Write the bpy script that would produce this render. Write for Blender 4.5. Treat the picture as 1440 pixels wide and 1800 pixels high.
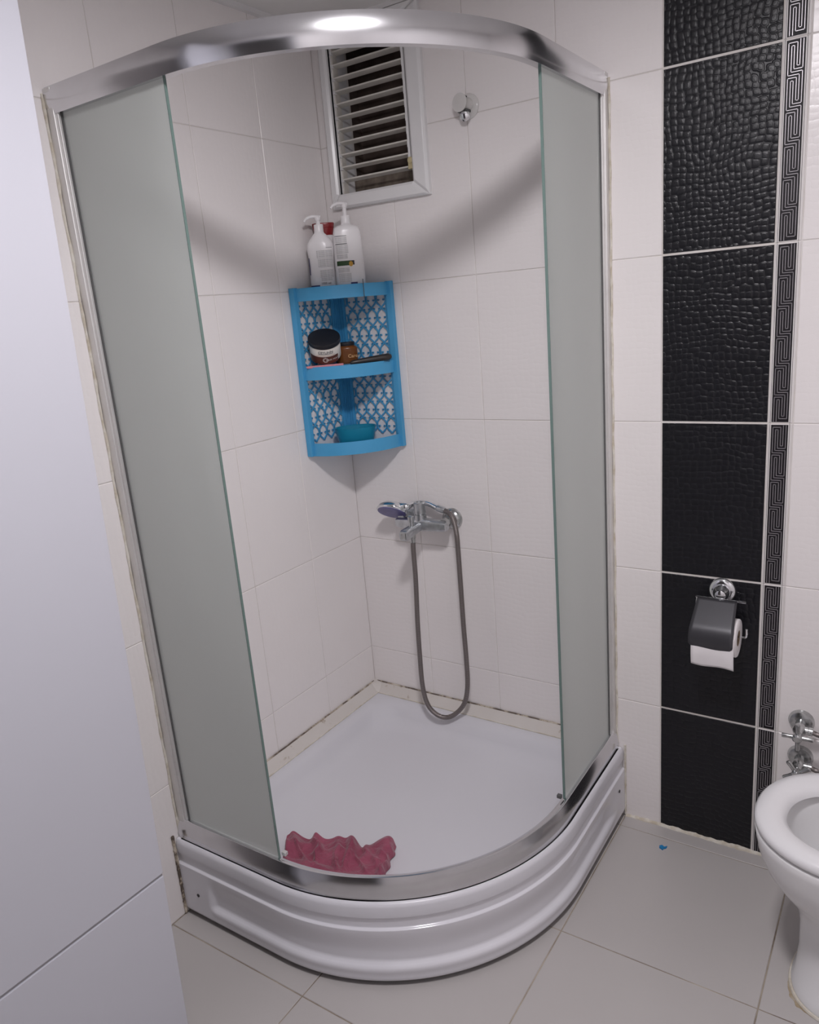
import bpy, bmesh, math, random
from mathutils import Vector, Matrix, noise
random.seed(7)
for o in list(bpy.data.objects): bpy.data.objects.remove(o)
SC = bpy.context.scene
COL = SC.collection
PI = math.pi

# ------------------------------------------------------------------ camera
CAM = Vector((1.5387, -1.9441, 1.5161))
CR = Vector((0.83451743, 0.54493033, -0.08143467))
CU = Vector((-0.07625342, 0.26060212, 0.96243023))
CF = Vector((-0.54567947, 0.79695513, -0.25902981))
FPX = 1348.95
cd = bpy.data.cameras.new('camera')
cam = bpy.data.objects.new('camera', cd); COL.objects.link(cam)
cam.matrix_world = Matrix(((CR.x, CU.x, -CF.x, CAM.x), (CR.y, CU.y, -CF.y, CAM.y), (CR.z, CU.z, -CF.z, CAM.z), (0, 0, 0, 1)))
cd.sensor_fit = 'VERTICAL'; cd.sensor_height = 36.0; cd.sensor_width = 28.8
cd.lens = FPX / 1800 * 36.0
cd.clip_start = 0.02
SC.camera = cam
# ------------------------------------------------------------------ world, exposure
w = bpy.data.worlds.new('world'); SC.world = w; w.use_nodes = True
w.node_tree.nodes['Background'].inputs[0].default_value = (0.02, 0.02, 0.022, 1)
w.node_tree.nodes['Background'].inputs[1].default_value = 1.0
SC.view_settings.view_transform = 'Standard'; SC.view_settings.look = 'None'
SC.view_settings.exposure = 0.0; SC.view_settings.gamma = 1.0
SC.view_settings.use_curve_mapping = False
LAMP = (1.15, -1.22); LAMP_STRENGTH = 170.0; LAMP_COLOR = (1.0, 0.962, 0.995)
CEIL = 2.292

def px(u, v, axis, val):
    """pixel of the photograph -> point on the plane coordinate[axis] = val"""
    d = CF + CR * ((u - 720) / FPX) - CU * ((v - 900) / FPX)
    t = (val - CAM[axis]) / d[axis]
    return CAM + d * t

# ------------------------------------------------------------------ materials
def newmat(name):
    m = bpy.data.materials.new(name); m.use_nodes = True
    nt = m.node_tree; b = nt.nodes['Principled BSDF']
    return m, nt, b
def link(nt, a, b): nt.links.new(a, b)
def coords(nt, scale=(1, 1, 1)):
    tc = nt.nodes.new('ShaderNodeTexCoord'); mp = nt.nodes.new('ShaderNodeMapping')
    mp.inputs['Scale'].default_value = scale
    link(nt, tc.outputs['Object'], mp.inputs[0]); return mp.outputs[0]
def ntex(nt, co, scale, detail=3, rough=.5, dist=0):
    n = nt.nodes.new('ShaderNodeTexNoise'); n.inputs['Scale'].default_value = scale
    n.inputs['Detail'].default_value = detail; n.inputs['Roughness'].default_value = rough
    n.inputs['Distortion'].default_value = dist
    link(nt, co, n.inputs['Vector']); return n
def ramp(nt, fac, stops):
    r = nt.nodes.new('ShaderNodeValToRGB'); e = r.color_ramp.elements
    while len(e) < len(stops): e.new(0.5)
    for i, (p, c) in enumerate(stops):
        e[i].position = p; e[i].color = (c[0], c[1], c[2], 1)
    link(nt, fac, r.inputs[0]); return r
def bump(nt, h, b, strength, dist):
    n = nt.nodes.new('ShaderNodeBump'); n.inputs['Strength'].default_value = strength
    n.inputs['Distance'].default_value = dist
    link(nt, h, n.inputs['Height']); link(nt, n.outputs[0], b.inputs['Normal']); return n
def simple(name, col, rough=.5, metal=0.0, spec=.5, coat=0.0, var=0.0, vscale=8.0, bumps=None):
    m, nt, b = newmat(name)
    b.inputs['Base Color'].default_value = (*col, 1)
    b.inputs['Roughness'].default_value = rough; b.inputs['Metallic'].default_value = metal
    b.inputs['Specular IOR Level'].default_value = spec; b.inputs['Coat Weight'].default_value = coat
    b.inputs['Coat Roughness'].default_value = .08
    co = coords(nt)
    n = ntex(nt, co, vscale, 4)
    v = var if var else .03
    r = ramp(nt, n.outputs['Fac'], [(.3, [c * (1 - v) for c in col]), (.7, [min(1, c * (1 + v)) for c in col])])
    link(nt, r.outputs[0], b.inputs['Base Color'])
    if bumps:
        n2 = ntex(nt, co, bumps[0], 3); bump(nt, n2.outputs['Fac'], b, bumps[1], bumps[2])
    return m
def croc_height(nt, co, scale, seedoff=0):
    nz = ntex(nt, co, 7.0, 2)
    mixv = nt.nodes.new('ShaderNodeVectorMath'); mixv.operation = 'MULTIPLY_ADD'
    link(nt, nz.outputs['Color'], mixv.inputs[0]); mixv.inputs[1].default_value = (.045, .0, .045)
    link(nt, co, mixv.inputs[2])
    v = nt.nodes.new('ShaderNodeTexVoronoi'); v.voronoi_dimensions = '2D'; v.feature = 'SMOOTH_F1'; v.distance = 'MINKOWSKI'
    v.inputs['Exponent'].default_value = 3.0; v.inputs['Smoothness'].default_value = .12
    v.inputs['Scale'].default_value = scale; v.inputs['Randomness'].default_value = .42
    sp = nt.nodes.new('ShaderNodeSeparateXYZ'); cb_ = nt.nodes.new('ShaderNodeCombineXYZ')
    ad = nt.nodes.new('ShaderNodeMath'); ad.operation = 'SUBTRACT'      # along either wall, and up
    link(nt, mixv.outputs[0], sp.inputs[0]); link(nt, sp.outputs[0], ad.inputs[0]); link(nt, sp.outputs[1], ad.inputs[1])
    link(nt, ad.outputs[0], cb_.inputs[0]); link(nt, sp.outputs[2], cb_.inputs[1])
    link(nt, cb_.outputs[0], v.inputs['Vector'])
    r = ramp(nt, v.outputs['Distance'], [(0.0, (1, 1, 1)), (.25, (.93,) * 3), (.42, (.62,) * 3), (.62, (0, 0, 0))])
    r.color_ramp.interpolation = 'EASE'
    return r.outputs[0]
def tile_mat(name, col, rough, strength, dist, scale, var=.02, spec=.5):
    m, nt, b = newmat(name)
    b.inputs['Roughness'].default_value = rough
    b.inputs['Specular IOR Level'].default_value = spec
    co = coords(nt)
    n = ntex(nt, co, 3.0, 4)
    r = ramp(nt, n.outputs['Fac'], [(.3, [c * (1 - var) for c in col]), (.7, [c * (1 + var) for c in col])])
    link(nt, r.outputs[0], b.inputs['Base Color'])
    bump(nt, croc_height(nt, co, scale), b, strength, dist)
    return m

M = {}
M['white_tile'] = tile_mat('white_tile', (.865, .828, .820), .28, .20, .0010, 66, .015)
M['black_tile'] = tile_mat('black_tile', (.008, .008, .011), .34, .55, .0022, 70, .1, .35)
M['floor_tile'] = simple('floor_tile', (.50, .475, .465), .30, var=.025, vscale=3, bumps=(500, .03, .0004))
def grout_mat(name, a, b_, sc):
    m, nt, b = newmat(name); co = coords(nt); n = ntex(nt, co, sc, 5, .6)
    r = ramp(nt, n.outputs['Fac'], [(.35, a), (.62, b_)]); link(nt, r.outputs[0], b.inputs['Base Color'])
    b.inputs['Roughness'].default_value = .9
    return m
M['grout'] = grout_mat('wall_grout', (.66, .62, .58), (.76, .73, .71), 9)
M['floor_grout'] = grout_mat('floor_grout', (.16, .12, .09), (.48, .42, .34), 6)
M['ceiling'] = simple('ceiling_white', (.84, .83, .82), .6, var=.02)
M['plain_wall'] = simple('plain_wall', (.87, .845, .84), .35, var=.02)
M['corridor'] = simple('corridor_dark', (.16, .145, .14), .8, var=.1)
M['alu'] = simple('brushed_aluminium', (.70, .70, .72), .19, 1.0, var=.03, vscale=20)
M['alu_matte'] = simple('satin_aluminium', (.74, .73, .72), .50, .7, var=.04, vscale=20)
M['chrome'] = simple('chrome', (.82, .83, .85), .10, 1.0, var=.02)
M['old_chrome'] = simple('worn_chrome', (.50, .51, .51), .22, 1.0, var=.25, vscale=60)
M['dull_chrome'] = simple('limescaled_chrome', (.56, .58, .60), .30, 1.0, var=.12, vscale=70)
M['acrylic'] = simple('white_acrylic', (.76, .755, .80), .14, var=.01, vscale=2)
M['basin'] = simple('basin_acrylic', (.68, .675, .715), .32, var=.015, vscale=3)
M['door'] = simple('white_lacquer', (.60, .605, .665), .25, var=.01, vscale=2)
M['groove'] = simple('groove_grey', (.38, .37, .39), .4)
M['pvc'] = simple('white_pvc', (.80, .795, .80), .25, var=.02)
M['slat'] = simple('dusty_slat', (.70, .67, .62), .45, var=.10, vscale=25)
M['ceramic'] = simple('white_ceramic', (.78, .775, .78), .08, var=.01)
M['seat_plastic'] = simple('seat_plastic', (.80, .795, .81), .22, var=.01)
M['blue'] = simple('blue_plastic', (.075, .37, .66), .42, var=.04, vscale=14)
M['white_plastic'] = simple('white_plastic', (.82, .80, .81), .28, var=.015)
M['red_plastic'] = simple('red_plastic', (.26, .012, .016), .3, var=.06)
M['black_plastic'] = simple('black_plastic', (.012, .012, .016), .5, var=.1)
M['dark_comb'] = simple('dark_brown_plastic', (.030, .024, .022), .35, var=.25, vscale=50)
M['pink'] = simple('pink_plastic', (.72, .26, .30), .5, var=.08, vscale=60)
M['navy'] = simple('navy_print', (.02, .02, .12), .5)
M['green_print'] = simple('green_print', (.02, .06, .015), .5, var=.2, vscale=60)
M['black_print'] = simple('black_print', (.015, .015, .018), .5)
M['yellow_print'] = simple('yellow_print', (.55, .30, .03), .5, var=.2, vscale=90)
M['grey_print'] = simple('grey_print', (.20, .20, .21), .6)
M['cream_print'] = simple('cream_print', (.80, .76, .70), .5)
M['brown_print'] = simple('brown_print', (.10, .030, .018), .4, var=.35, vscale=30)
M['gold_print'] = simple('gold_print', (.62, .36, .16), .5)
M['tin_cover'] = simple('smoked_steel', (.050, .049, .056), .36, .25, var=.05, vscale=25)
M['paper'] = simple('tissue_paper', (.82, .79, .80), .95, var=.02, vscale=30, bumps=(260, .25, .0008))
M['cardboard'] = simple('cardboard', (.36, .27, .19), .9, var=.1)
M['screw'] = simple('screw_dark', (.05, .05, .05), .5, .6)
M['void'] = simple('dark_shaft', (.13, .095, .08), .95, var=.35, vscale=14)
M['dust'] = simple('dusty_sill', (.16, .13, .105), .95, var=.45, vscale=30)
M['yellowed'] = simple('yellowed_plastic', (.55, .47, .27), .5, var=.1, vscale=60)
M['rubber'] = simple('grey_rubber', (.10, .10, .10), .6)
M['silicone'] = grout_mat('aged_silicone', (.55, .49, .39), (.74, .71, .64), 30)
M['tray_base'] = simple('tray_shadow_base', (.10, .09, .09), .9)  # dark grey puts the shade of the gap under the skirt into the colour
M['face_plate'] = simple('violet_face_plate', (.13, .12, .30), .35, var=.15, vscale=60)
M['soap_dish'] = None
M['chip'] = simple('blue_scrap', (.01, .20, .46), .6, var=.2, vscale=80)
M['key_silver'] = simple('key_silver', (.36, .34, .36), .34, .45, var=.06, vscale=60)
M['key_black'] = simple('key_black', (.012, .010, .013), .5, spec=.25, var=.1)
M['listello'] = simple('listello_white', (.74, .71, .70), .42, spec=.3)
M['water'] = simple('toilet_water', (.62, .62, .64), .05, spec=.8)

def m_trim():
    m, nt, b = newmat('mouldy_trim'); co = coords(nt)
    n = ntex(nt, co, 22, 6, .7); n2 = ntex(nt, co, 5, 2)
    mul = nt.nodes.new('ShaderNodeMath'); mul.operation = 'MULTIPLY'
    link(nt, n.outputs['Fac'], mul.inputs[0]); link(nt, n2.outputs['Fac'], mul.inputs[1])
    r = ramp(nt, mul.outputs[0], [(0, (.67, .64, .615)), (.325, (.65, .61, .575)), (.365, (.40, .33, .26)), (.43, (.12, .09, .07))])
    link(nt, r.outputs[0], b.inputs['Base Color']); b.inputs['Roughness'].default_value = .45
    return m
M['trim'] = m_trim()
def m_mould():
    m, nt, b = newmat('mould_sealant'); co = coords(nt)
    n = ntex(nt, co, 26, 6, .7)
    r = ramp(nt, n.outputs['Fac'], [(0, (.05, .04, .035)), (.46, (.13, .10, .08)), (.54, (.50, .43, .34)), (.64, (.70, .65, .57))])
    link(nt, r.outputs[0], b.inputs['Base Color']); b.inputs['Roughness'].default_value = .6
    return m
M['mould'] = m_mould()
def m_frost():
    m = bpy.data.materials.new('frosted_glass'); m.use_nodes = True; nt = m.node_tree
    nt.nodes.clear(); out = nt.nodes.new('ShaderNodeOutputMaterial')
    tr = nt.nodes.new('ShaderNodeBsdfTransparent'); tr.inputs[0].default_value = (.88, .93, .90, 1)
    rf = nt.nodes.new('ShaderNodeBsdfRefraction'); rf.inputs['Color'].default_value = (.90, .95, .92, 1)
    rf.inputs['Roughness'].default_value = .42; rf.inputs['IOR'].default_value = 1.06
    df = nt.nodes.new('ShaderNodeBsdfDiffuse'); df.inputs['Color'].default_value = (.915, .97, .93, 1)
    tl = nt.nodes.new('ShaderNodeBsdfTranslucent'); tl.inputs['Color'].default_value = (.96, .985, .965, 1)
    gl = nt.nodes.new('ShaderNodeBsdfGlossy'); gl.inputs['Roughness'].default_value = .14
    def mix(f, a, b_):
        x = nt.nodes.new('ShaderNodeMixShader'); x.inputs[0].default_value = f
        link(nt, a, x.inputs[1]); link(nt, b_, x.inputs[2]); return x.outputs[0]
    body = mix(.45, df.outputs[0], tl.outputs[0])
    see = mix(.60, tr.outputs[0], rf.outputs[0])
    s = mix(.84, see, body)
    fr = nt.nodes.new('ShaderNodeFresnel'); fr.inputs[0].default_value = 1.3
    x = nt.nodes.new('ShaderNodeMixShader'); link(nt, fr.outputs[0], x.inputs[0])
    link(nt, s, x.inputs[1]); link(nt, gl.outputs[0], x.inputs[2])
    link(nt, x.outputs[0], out.inputs[0])
    return m
def m_plain_glass():
    m = bpy.data.materials.new('clear_glass_side'); m.use_nodes = True; nt = m.node_tree
    nt.nodes.clear(); out = nt.nodes.new('ShaderNodeOutputMaterial')
    tr = nt.nodes.new('ShaderNodeBsdfTransparent'); tr.inputs[0].default_value = (.985, .995, .988, 1)
    gl = nt.nodes.new('ShaderNodeBsdfGlossy'); gl.inputs['Roughness'].default_value = .05
    fr = nt.nodes.new('ShaderNodeFresnel'); fr.inputs[0].default_value = 1.3
    x = nt.nodes.new('ShaderNodeMixShader'); link(nt, fr.outputs[0], x.inputs[0])
    link(nt, tr.outputs[0], x.inputs[1]); link(nt, gl.outputs[0], x.inputs[2]); link(nt, x.outputs[0], out.inputs[0])
    return m
M['frost'] = m_frost()
M['clear_side'] = m_plain_glass()
M['glass_edge'] = simple('green_glass_edge', (.15, .22, .20), .2, spec=.5)
def m_clear(name, col, rough, trans):
    m, nt, b = newmat(name)
    b.inputs['Base Color'].default_value = (*col, 1); b.inputs['Roughness'].default_value = rough
    b.inputs['Transmission Weight'].default_value = trans; b.inputs['IOR'].default_value = 1.3
    n = ntex(nt, coords(nt), 30, 2); r = ramp(nt, n.outputs['Fac'], [(.3, [c * .96 for c in col]), (.7, col)])
    link(nt, r.outputs[0], b.inputs['Base Color'])
    return m
M['clear_plastic'] = m_clear('clear_plastic', (.84, .82, .80), .15, .22)
M['soap_dish'] = m_clear('teal_plastic', (.02, .32, .50), .3, .25)
M['amber'] = m_clear('amber_plastic', (.22, .075, .02), .2, .25)
def m_hose():
    m, nt, b = newmat('steel_hose'); b.inputs['Metallic'].default_value = .9
    b.inputs['Roughness'].default_value = .45; b.inputs['Base Color'].default_value = (.30, .27, .26, 1)
    w_ = nt.nodes.new('ShaderNodeTexWave'); w_.bands_direction = 'Z'; w_.inputs['Scale'].default_value = 110
    link(nt, coords(nt), w_.inputs['Vector'])
    r = ramp(nt, w_.outputs['Fac'], [(0, (.15, .13, .125)), (1, (.33, .30, .29))]); link(nt, r.outputs[0], b.inputs['Base Color'])
    bump(nt, w_.outputs['Fac'], b, .5, .0006)
    return m
M['hose'] = m_hose()
def m_towel():
    m, nt, b = newmat('dark_pink_terry'); co = coords(nt)
    n = ntex(nt, co, 18, 4); r = ramp(nt, n.outputs['Fac'], [(.3, (.27, .062, .105)), (.7, (.37, .10, .155))])
    link(nt, r.outputs[0], b.inputs['Base Color']); b.inputs['Roughness'].default_value = 1
    b.inputs['Specular IOR Level'].default_value = .1; b.inputs['Sheen Weight'].default_value = .25
    n2 = ntex(nt, co, 420, 2); b1 = bump(nt, n2.outputs['Fac'], b, .6, .0012)
    n3 = ntex(nt, co, 38, 3, .5, 1.2); b2 = bump(nt, n3.outputs['Fac'], b, .7, .012)
    link(nt, b2.outputs[0], b1.inputs['Normal']); link(nt, b1.outputs[0], b.inputs['Normal'])
    return m
M['towel'] = m_towel()
def m_print(name, ink, paper):
    m, nt, b = newmat(name)
    co = coords(nt, (520, 520, 0.0)); n = ntex(nt, co, 1.0, 1)
    co2 = coords(nt)
    w_ = nt.nodes.new('ShaderNodeTexWave'); w_.bands_direction = 'Z'; w_.inputs['Scale'].default_value = 88
    link(nt, co2, w_.inputs['Vector'])
    mul = nt.nodes.new('ShaderNodeMath'); mul.operation = 'MULTIPLY'
    link(nt, n.outputs['Fac'], mul.inputs[0]); link(nt, w_.outputs['Fac'], mul.inputs[1])
    r = ramp(nt, mul.outputs[0], [(.18, paper), (.34, ink)]); link(nt, r.outputs[0], b.inputs['Base Color'])
    b.inputs['Roughness'].default_value = .45
    return m
M['fine_print'] = m_print('fine_print', (.40, .39, .40), (.80, .785, .79))
def m_emit():
    m = bpy.data.materials.new('lamp_glow'); m.use_nodes = True; nt = m.node_tree; nt.nodes.clear()
    out = nt.nodes.new('ShaderNodeOutputMaterial'); e = nt.nodes.new('ShaderNodeEmission')
    e.inputs[0].default_value = (*LAMP_COLOR, 1); e.inputs[1].default_value = LAMP_STRENGTH
    link(nt, e.outputs[0], out.inputs[0]); return m
M['glow'] = m_emit()

# ------------------------------------------------------------------ mesh helpers
class MB:
    def __init__(s): s.v = []; s.f = []
    def add(s, vs, fs):
        k = len(s.v); s.v += [tuple(p) for p in vs]; s.f += [tuple(i + k for i in f) for f in fs]; return s
    def box(s, x0, x1, y0, y1, z0, z1, rot=None, at=None):
        vs = [Vector((x, y, z)) for x in (x0, x1) for y in (y0, y1) for z in (z0, z1)]
        if rot is not None: vs = [rot @ p for p in vs]
        if at is not None: vs = [p + Vector(at) for p in vs]
        return s.add(vs, [(0, 1, 3, 2), (4, 6, 7, 5), (0, 4, 5, 1), (2, 3, 7, 6), (0, 2, 6, 4), (1, 5, 7, 3)])
    def rings(s, rings, cap0=True, cap1=True, closed=True):
        n = len(rings[0]); vs = [p for r in rings for p in r]; fs = []
        for i in range(len(rings) - 1):
            for j in range(n if closed else n - 1):
                a = i * n + j; b = i * n + (j + 1) % n
                fs.append((a, b, b + n, a + n))
        if cap0: fs.append(tuple(range(n - 1, -1, -1)))
        if cap1: fs.append(tuple(range((len(rings) - 1) * n, len(rings) * n)))
        return s.add(vs, fs)
    def lathe(s, prof, center=(0, 0, 0), axis=(0, 0, 1), n=32, caps=(True, True), sx=1.0, sy=1.0):
        ax = Vector(axis).normalized(); q = Vector((0, 0, 1)).rotation_difference(ax); c = Vector(center)
        return s.rings([[c + q @ Vector((r * sx * math.cos(2 * PI * j / n), r * sy * math.sin(2 * PI * j / n), h)) for j in range(n)] for r, h in prof], *caps)
    def cyl(s, a, b, r0, r1=None, n=20):
        a = Vector(a); b = Vector(b); d = b - a
        return s.lathe([(r0, 0), (r1 if r1 is not None else r0, d.length)], a, d, n)
    def tube(s, pts, r, n=10, closed=False, r2=None):
        pts = [Vector(p) for p in pts]; rings = []; up = None
        for i, p in enumerate(pts):
            t = (pts[min(i + 1, len(pts) - 1)] - pts[max(i - 1, 0)]).normalized()
            if up is None:
                up = t.orthogonal().normalized()
            up = (up - t * up.dot(t)).normalized(); bi = t.cross(up)
            rr = r[i] if isinstance(r, (list, tuple)) else r
            rings.append([p + (up * math.cos(2 * PI * j / n) + bi * math.sin(2 * PI * j / n)) * rr for j in range(n)])
        return s.rings(rings)
    def loft(s, secs, n=36, at=(0, 0, 0), rz=0.0, caps=(True, True)):
        """secs: (z, half x, half y, exponent[, dx, dy])"""
        R = Matrix.Rotation(rz, 3, 'Z'); out = []
        for sc in secs:
            z, a, b, e = sc[:4]; dx, dy = (sc[4], sc[5]) if len(sc) > 4 else (0, 0)
            ring = []
            for j in range(n):
                t = 2 * PI * j / n; c, q = math.cos(t), math.sin(t)
                ring.append(Vector(at) + R @ Vector((dx + a * math.copysign(abs(c) ** (2 / e), c), dy + b * math.copysign(abs(q) ** (2 / e), q), z)))
            out.append(ring)
        return s.rings(out, *caps)
ORG = {}
def build(name, mb, mat, parent=None, smooth=False, sharp=40, bevel=0.0, seg=2, mats=None):
    org = ORG.get(parent.as_pointer(), Vector((0, 0, 0))) if parent else Vector((0, 0, 0))
    me = bpy.data.meshes.new(name)
    me.from_pydata([tuple(Vector(p) - org) for p in mb.v], [], mb.f)
    bm = bmesh.new(); bm.from_mesh(me)
    bmesh.ops.recalc_face_normals(bm, faces=bm.faces)
    if bevel > 0:
        es = [e for e in bm.edges if len(e.link_faces) == 2 and e.calc_face_angle(0) > math.radians(30)]
        bmesh.ops.bevel(bm, geom=es, offset=bevel, segments=seg, profile=.5, affect='EDGES', clamp_overlap=True)
    if smooth:
        for f in bm.faces: f.smooth = True
        for e in bm.edges:
            if len(e.link_faces) == 2 and e.calc_face_angle(0) > math.radians(sharp): e.smooth = False
    bm.to_mesh(me); bm.free()
    me.materials.append(M[mat] if isinstance(mat, str) else mat)
    o = bpy.data.objects.new(name, me); COL.objects.link(o)
    if parent: o.parent = parent; ORG[o.as_pointer()] = org
    else: ORG[o.as_pointer()] = Vector((0, 0, 0))
    return o
def tag(o, label, cat=None, group=None, kind=None):
    o['label'] = label
    if cat: o['category'] = cat
    if group: o['group'] = group
    if kind: o['kind'] = kind
    return o
def thing(name, label, cat, loc, group=None, kind=None):
    e = bpy.data.objects.new(name, None); COL.objects.link(e); e.location = loc; e.empty_display_size = .05
    ORG[e.as_pointer()] = Vector(loc)
    return tag(e, label, cat, group, kind)
def bezier(pts, n=12):
    """Catmull-Rom through points"""
    pts = [Vector(p) for p in pts]; out = []
    P = [pts[0] * 2 - pts[1]] + pts + [pts[-1] * 2 - pts[-2]]
    for i in range(1, len(P) - 2):
        for k in range(n):
            t = k / n; a, b, c, d = P[i - 1], P[i], P[i + 1], P[i + 2]
            out.append(.5 * ((2 * b) + (c - a) * t + (2 * a - 5 * b + 4 * c - d) * t * t + (3 * b - a - 3 * c + d) * t ** 3))
    out.append(pts[-1]); return out
def smoothstep(a, b, x):
    t = max(0, min(1, (x - a) / (b - a))); return t * t * (3 - 2 * t)
_fonts = {}
def text_mesh(s, size, bold=0.0):
    c = bpy.data.curves.new('t', 'FONT'); c.body = s; c.size = size; c.align_x = 'CENTER'; c.resolution_u = 3; c.offset = bold
    o = bpy.data.objects.new('t', c); COL.objects.link(o)
    dg = bpy.context.evaluated_depsgraph_get(); me = bpy.data.meshes.new_from_object(o.evaluated_get(dg))
    vs = [v.co.copy() for v in me.vertices]; fs = [tuple(p.vertices) for p in me.polygons]
    bpy.data.objects.remove(o); bpy.data.curves.remove(c); bpy.data.meshes.remove(me)
    return vs, fs

# ------------------------------------------------------------------ tiled surfaces
def inset(poly, d):
    n = len(poly); out = []
    area = sum(poly[i][0] * poly[(i + 1) % n][1] - poly[(i + 1) % n][0] * poly[i][1] for i in range(n))
    sg = 1 if area > 0 else -1
    for i in range(n):
        p0, p1, p2 = Vector(poly[i - 1]), Vector(poly[i]), Vector(poly[(i + 1) % n])
        e1 = (p1 - p0).normalized(); e2 = (p2 - p1).normalized()
        n1 = Vector((-e1.y, e1.x)) * sg; n2 = Vector((-e2.y, e2.x)) * sg
        k = (n1 + n2); k = k / max(.3, (1 + n1.dot(n2)))
        out.append(p1 + k * d)
    return out
def tile(parent, poly, fmap, mat, name='tile', th=.006, bev=.0011):
    inn = inset(poly, bev); n = len(poly); mb = MB()
    vs = [fmap(p[0], p[1], 0) for p in inn] + [fmap(p[0], p[1], bev) for p in poly] + [fmap(p[0], p[1], th) for p in poly]
    fs = [tuple(range(n)), tuple(range(3 * n - 1, 2 * n - 1, -1))]
    for k in (0, 1):
        for i in range(n):
            j = (i + 1) % n; fs.append((k * n + i, k * n + j, k * n + n + j, k * n + n + i))
    mb.add(vs, fs)
    return build(name, mb, mat, parent)
def rect(u0, u1, v0, v1): return [(u0, v0), (u1, v0), (u1, v1), (u0, v1)]
G = .0010     # half joint
ZJ = [0.0, .382, .782, 1.182, 1.582, 1.982, CEIL]
RX, FY = 2.12, -2.06

# ---- floor
mb = MB().box(-.12, RX + .12, FY - .12, .12, -.10, -.0018)
floor = tag(build('floor', mb, 'floor_grout'), 'pale grey square floor tiles with brownish grout', 'floor', kind='structure')
fx = [0, .449, .896, 1.345, 1.793, RX]; fy = [0, -.052, -.499, -.957, -1.406, -1.855, FY]
for i in range(len(fx) - 1):
    for j in range(len(fy) - 1):
        tile(floor, rect(fx[i] + .0014, fx[i + 1] - .0014, fy[j + 1] + .0014, fy[j] - .0014), lambda u, v, d: (u, v, -d), 'floor_tile')
# ---- wall with window, tap and dark band
wr = MB(); WX0, WX1, WZ0, WZ1 = .050, .332, 1.832, 2.268
for (a, b, c, d) in ((-.1, WX0, 0, CEIL), (WX1, RX + .1, 0, CEIL), (WX0, WX1, 0, WZ0), (WX0, WX1, WZ1, CEIL)):
    wr.box(a, b, .0018, .10, c - (.1 if c == 0 else 0), d + (.1 if d == CEIL else 0))
wall_r = tag(build('wall_right', wr, 'grout'), 'wall of glossy white tiles with a black crocodile tile band, tap and vent window', 'wall', kind='structure')
fr = lambda u, v, d: (u, d, v)
cols = [(0, .2435, 'w'), (.2435, .4935, 'w'), (.4935, .7435, 'w'), (.7435, .9965, 'w'), (.9965, 1.2430, 'b'), (1.2430, 1.2960, 'f'),
        (1.2960, 1.546, 'w'), (1.546, 1.796, 'w'), (1.796, 2.046, 'w'), (2.046, RX, 'w')]
def key_lines(x0, z0, z1):
    """raised Greek key lines in a listello between z0 and z1"""
    g = .0110; mbk = MB(); zc = z0; path = []
    k = 0
    while z0 + k * 6 * g < z1 + 6 * g:
        b = z0 + k * 6 * g
        path += [(0, b), (0, b + 5 * g), (g, b + 5 * g), (g, b + g), (2 * g, b + g), (2 * g, b + 6 * g)]
        k += 1
    for off in (-.0029, .0029):
        q = []
        for i, p in enumerate(path):
            def nrm(a, b):
                dx, dy = b[0] - a[0], b[1] - a[1]; l = math.hypot(dx, dy); return (-dy / l, dx / l)
            n1 = nrm(path[i - 1], p) if i else nrm(p, path[i + 1])
            n2 = nrm(p, path[i + 1]) if i < len(path) - 1 else n1
            nx, ny = (n1[0] + n2[0], n1[1] + n2[1]) if n1 != n2 else n1
            q.append((p[0] + nx * off, p[1] + ny * off))
        hw = .00095
        for (a, b) in zip(q, q[1:]):
            xa, xb = min(a[0], b[0]) - hw, max(a[0], b[0]) + hw
            za, zb = min(a[1], b[1]) - hw, max(a[1], b[1]) + hw
            za, zb = max(za, z0 + .001), min(zb, z1 - .001)
            if zb - za < .001: continue
            mbk.add([(x0 + xa, .0004, za), (x0 + xb, .0004, za), (x0 + xb, .0004, zb), (x0 + xa, .0004, zb),
                     (x0 + xa + .0003, -.0011, za + .0003), (x0 + xb - .0003, -.0011, za + .0003), (x0 + xb - .0003, -.0011, zb - .0003), (x0 + xa + .0003, -.0011, zb - .0003)],
                    [(4, 5, 6, 7), (0, 1, 5, 4), (1, 2, 6, 5), (2, 3, 7, 6), (3, 0, 4, 7)])
    return mbk
for ci, (u0, u1, k) in enumerate(cols):
    for r in range(6):
        v0, v1 = ZJ[r] + G, ZJ[r + 1] - (G if r < 5 else 0)
        a, b = u0 + (G if ci else 0), u1 - G
        if k == 'w':
            polys = [rect(a, b, v0, v1)]
            if ci == 0 and r == 4: polys = [[(a, v0), (b, v0), (b, WZ0), (WX0, WZ0), (WX0, v1), (a, v1)]]
            if ci == 0 and r == 5: polys = [rect(a, WX0, v0, v1)]
            if ci == 1 and r == 4: polys = [[(a, v0), (b, v0), (b, v1), (WX1, v1), (WX1, WZ0), (a, WZ0)]]
            if ci == 1 and r == 5: polys = [rect(WX1, b, v0, v1)]
            for p in polys: tile(wall_r, p, fr, 'white_tile')
        elif k == 'b':
            tile(wall_r, rect(a + .0012, b - .0008, v0 + .0017, v1 - .0017), fr, 'black_tile', 'black_tile')
        else:
            t = tile(wall_r, rect(a, b, v0, v1), fr, 'listello', 'border_tile')
            build('black_strip', MB().box(1.2500, 1.2862, -.0002, .003, v0 + .0022, v1 - .0022), 'key_black', t)
            build('key_relief', key_lines(1.2571, v0 + .0022, v1 - .0022), 'key_silver', t)
            for xl in (1.2470, 1.2888): build('border_line', MB().box(xl, xl + .0008, -.0003, .003, v0, v1), 'key_black', t)
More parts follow.
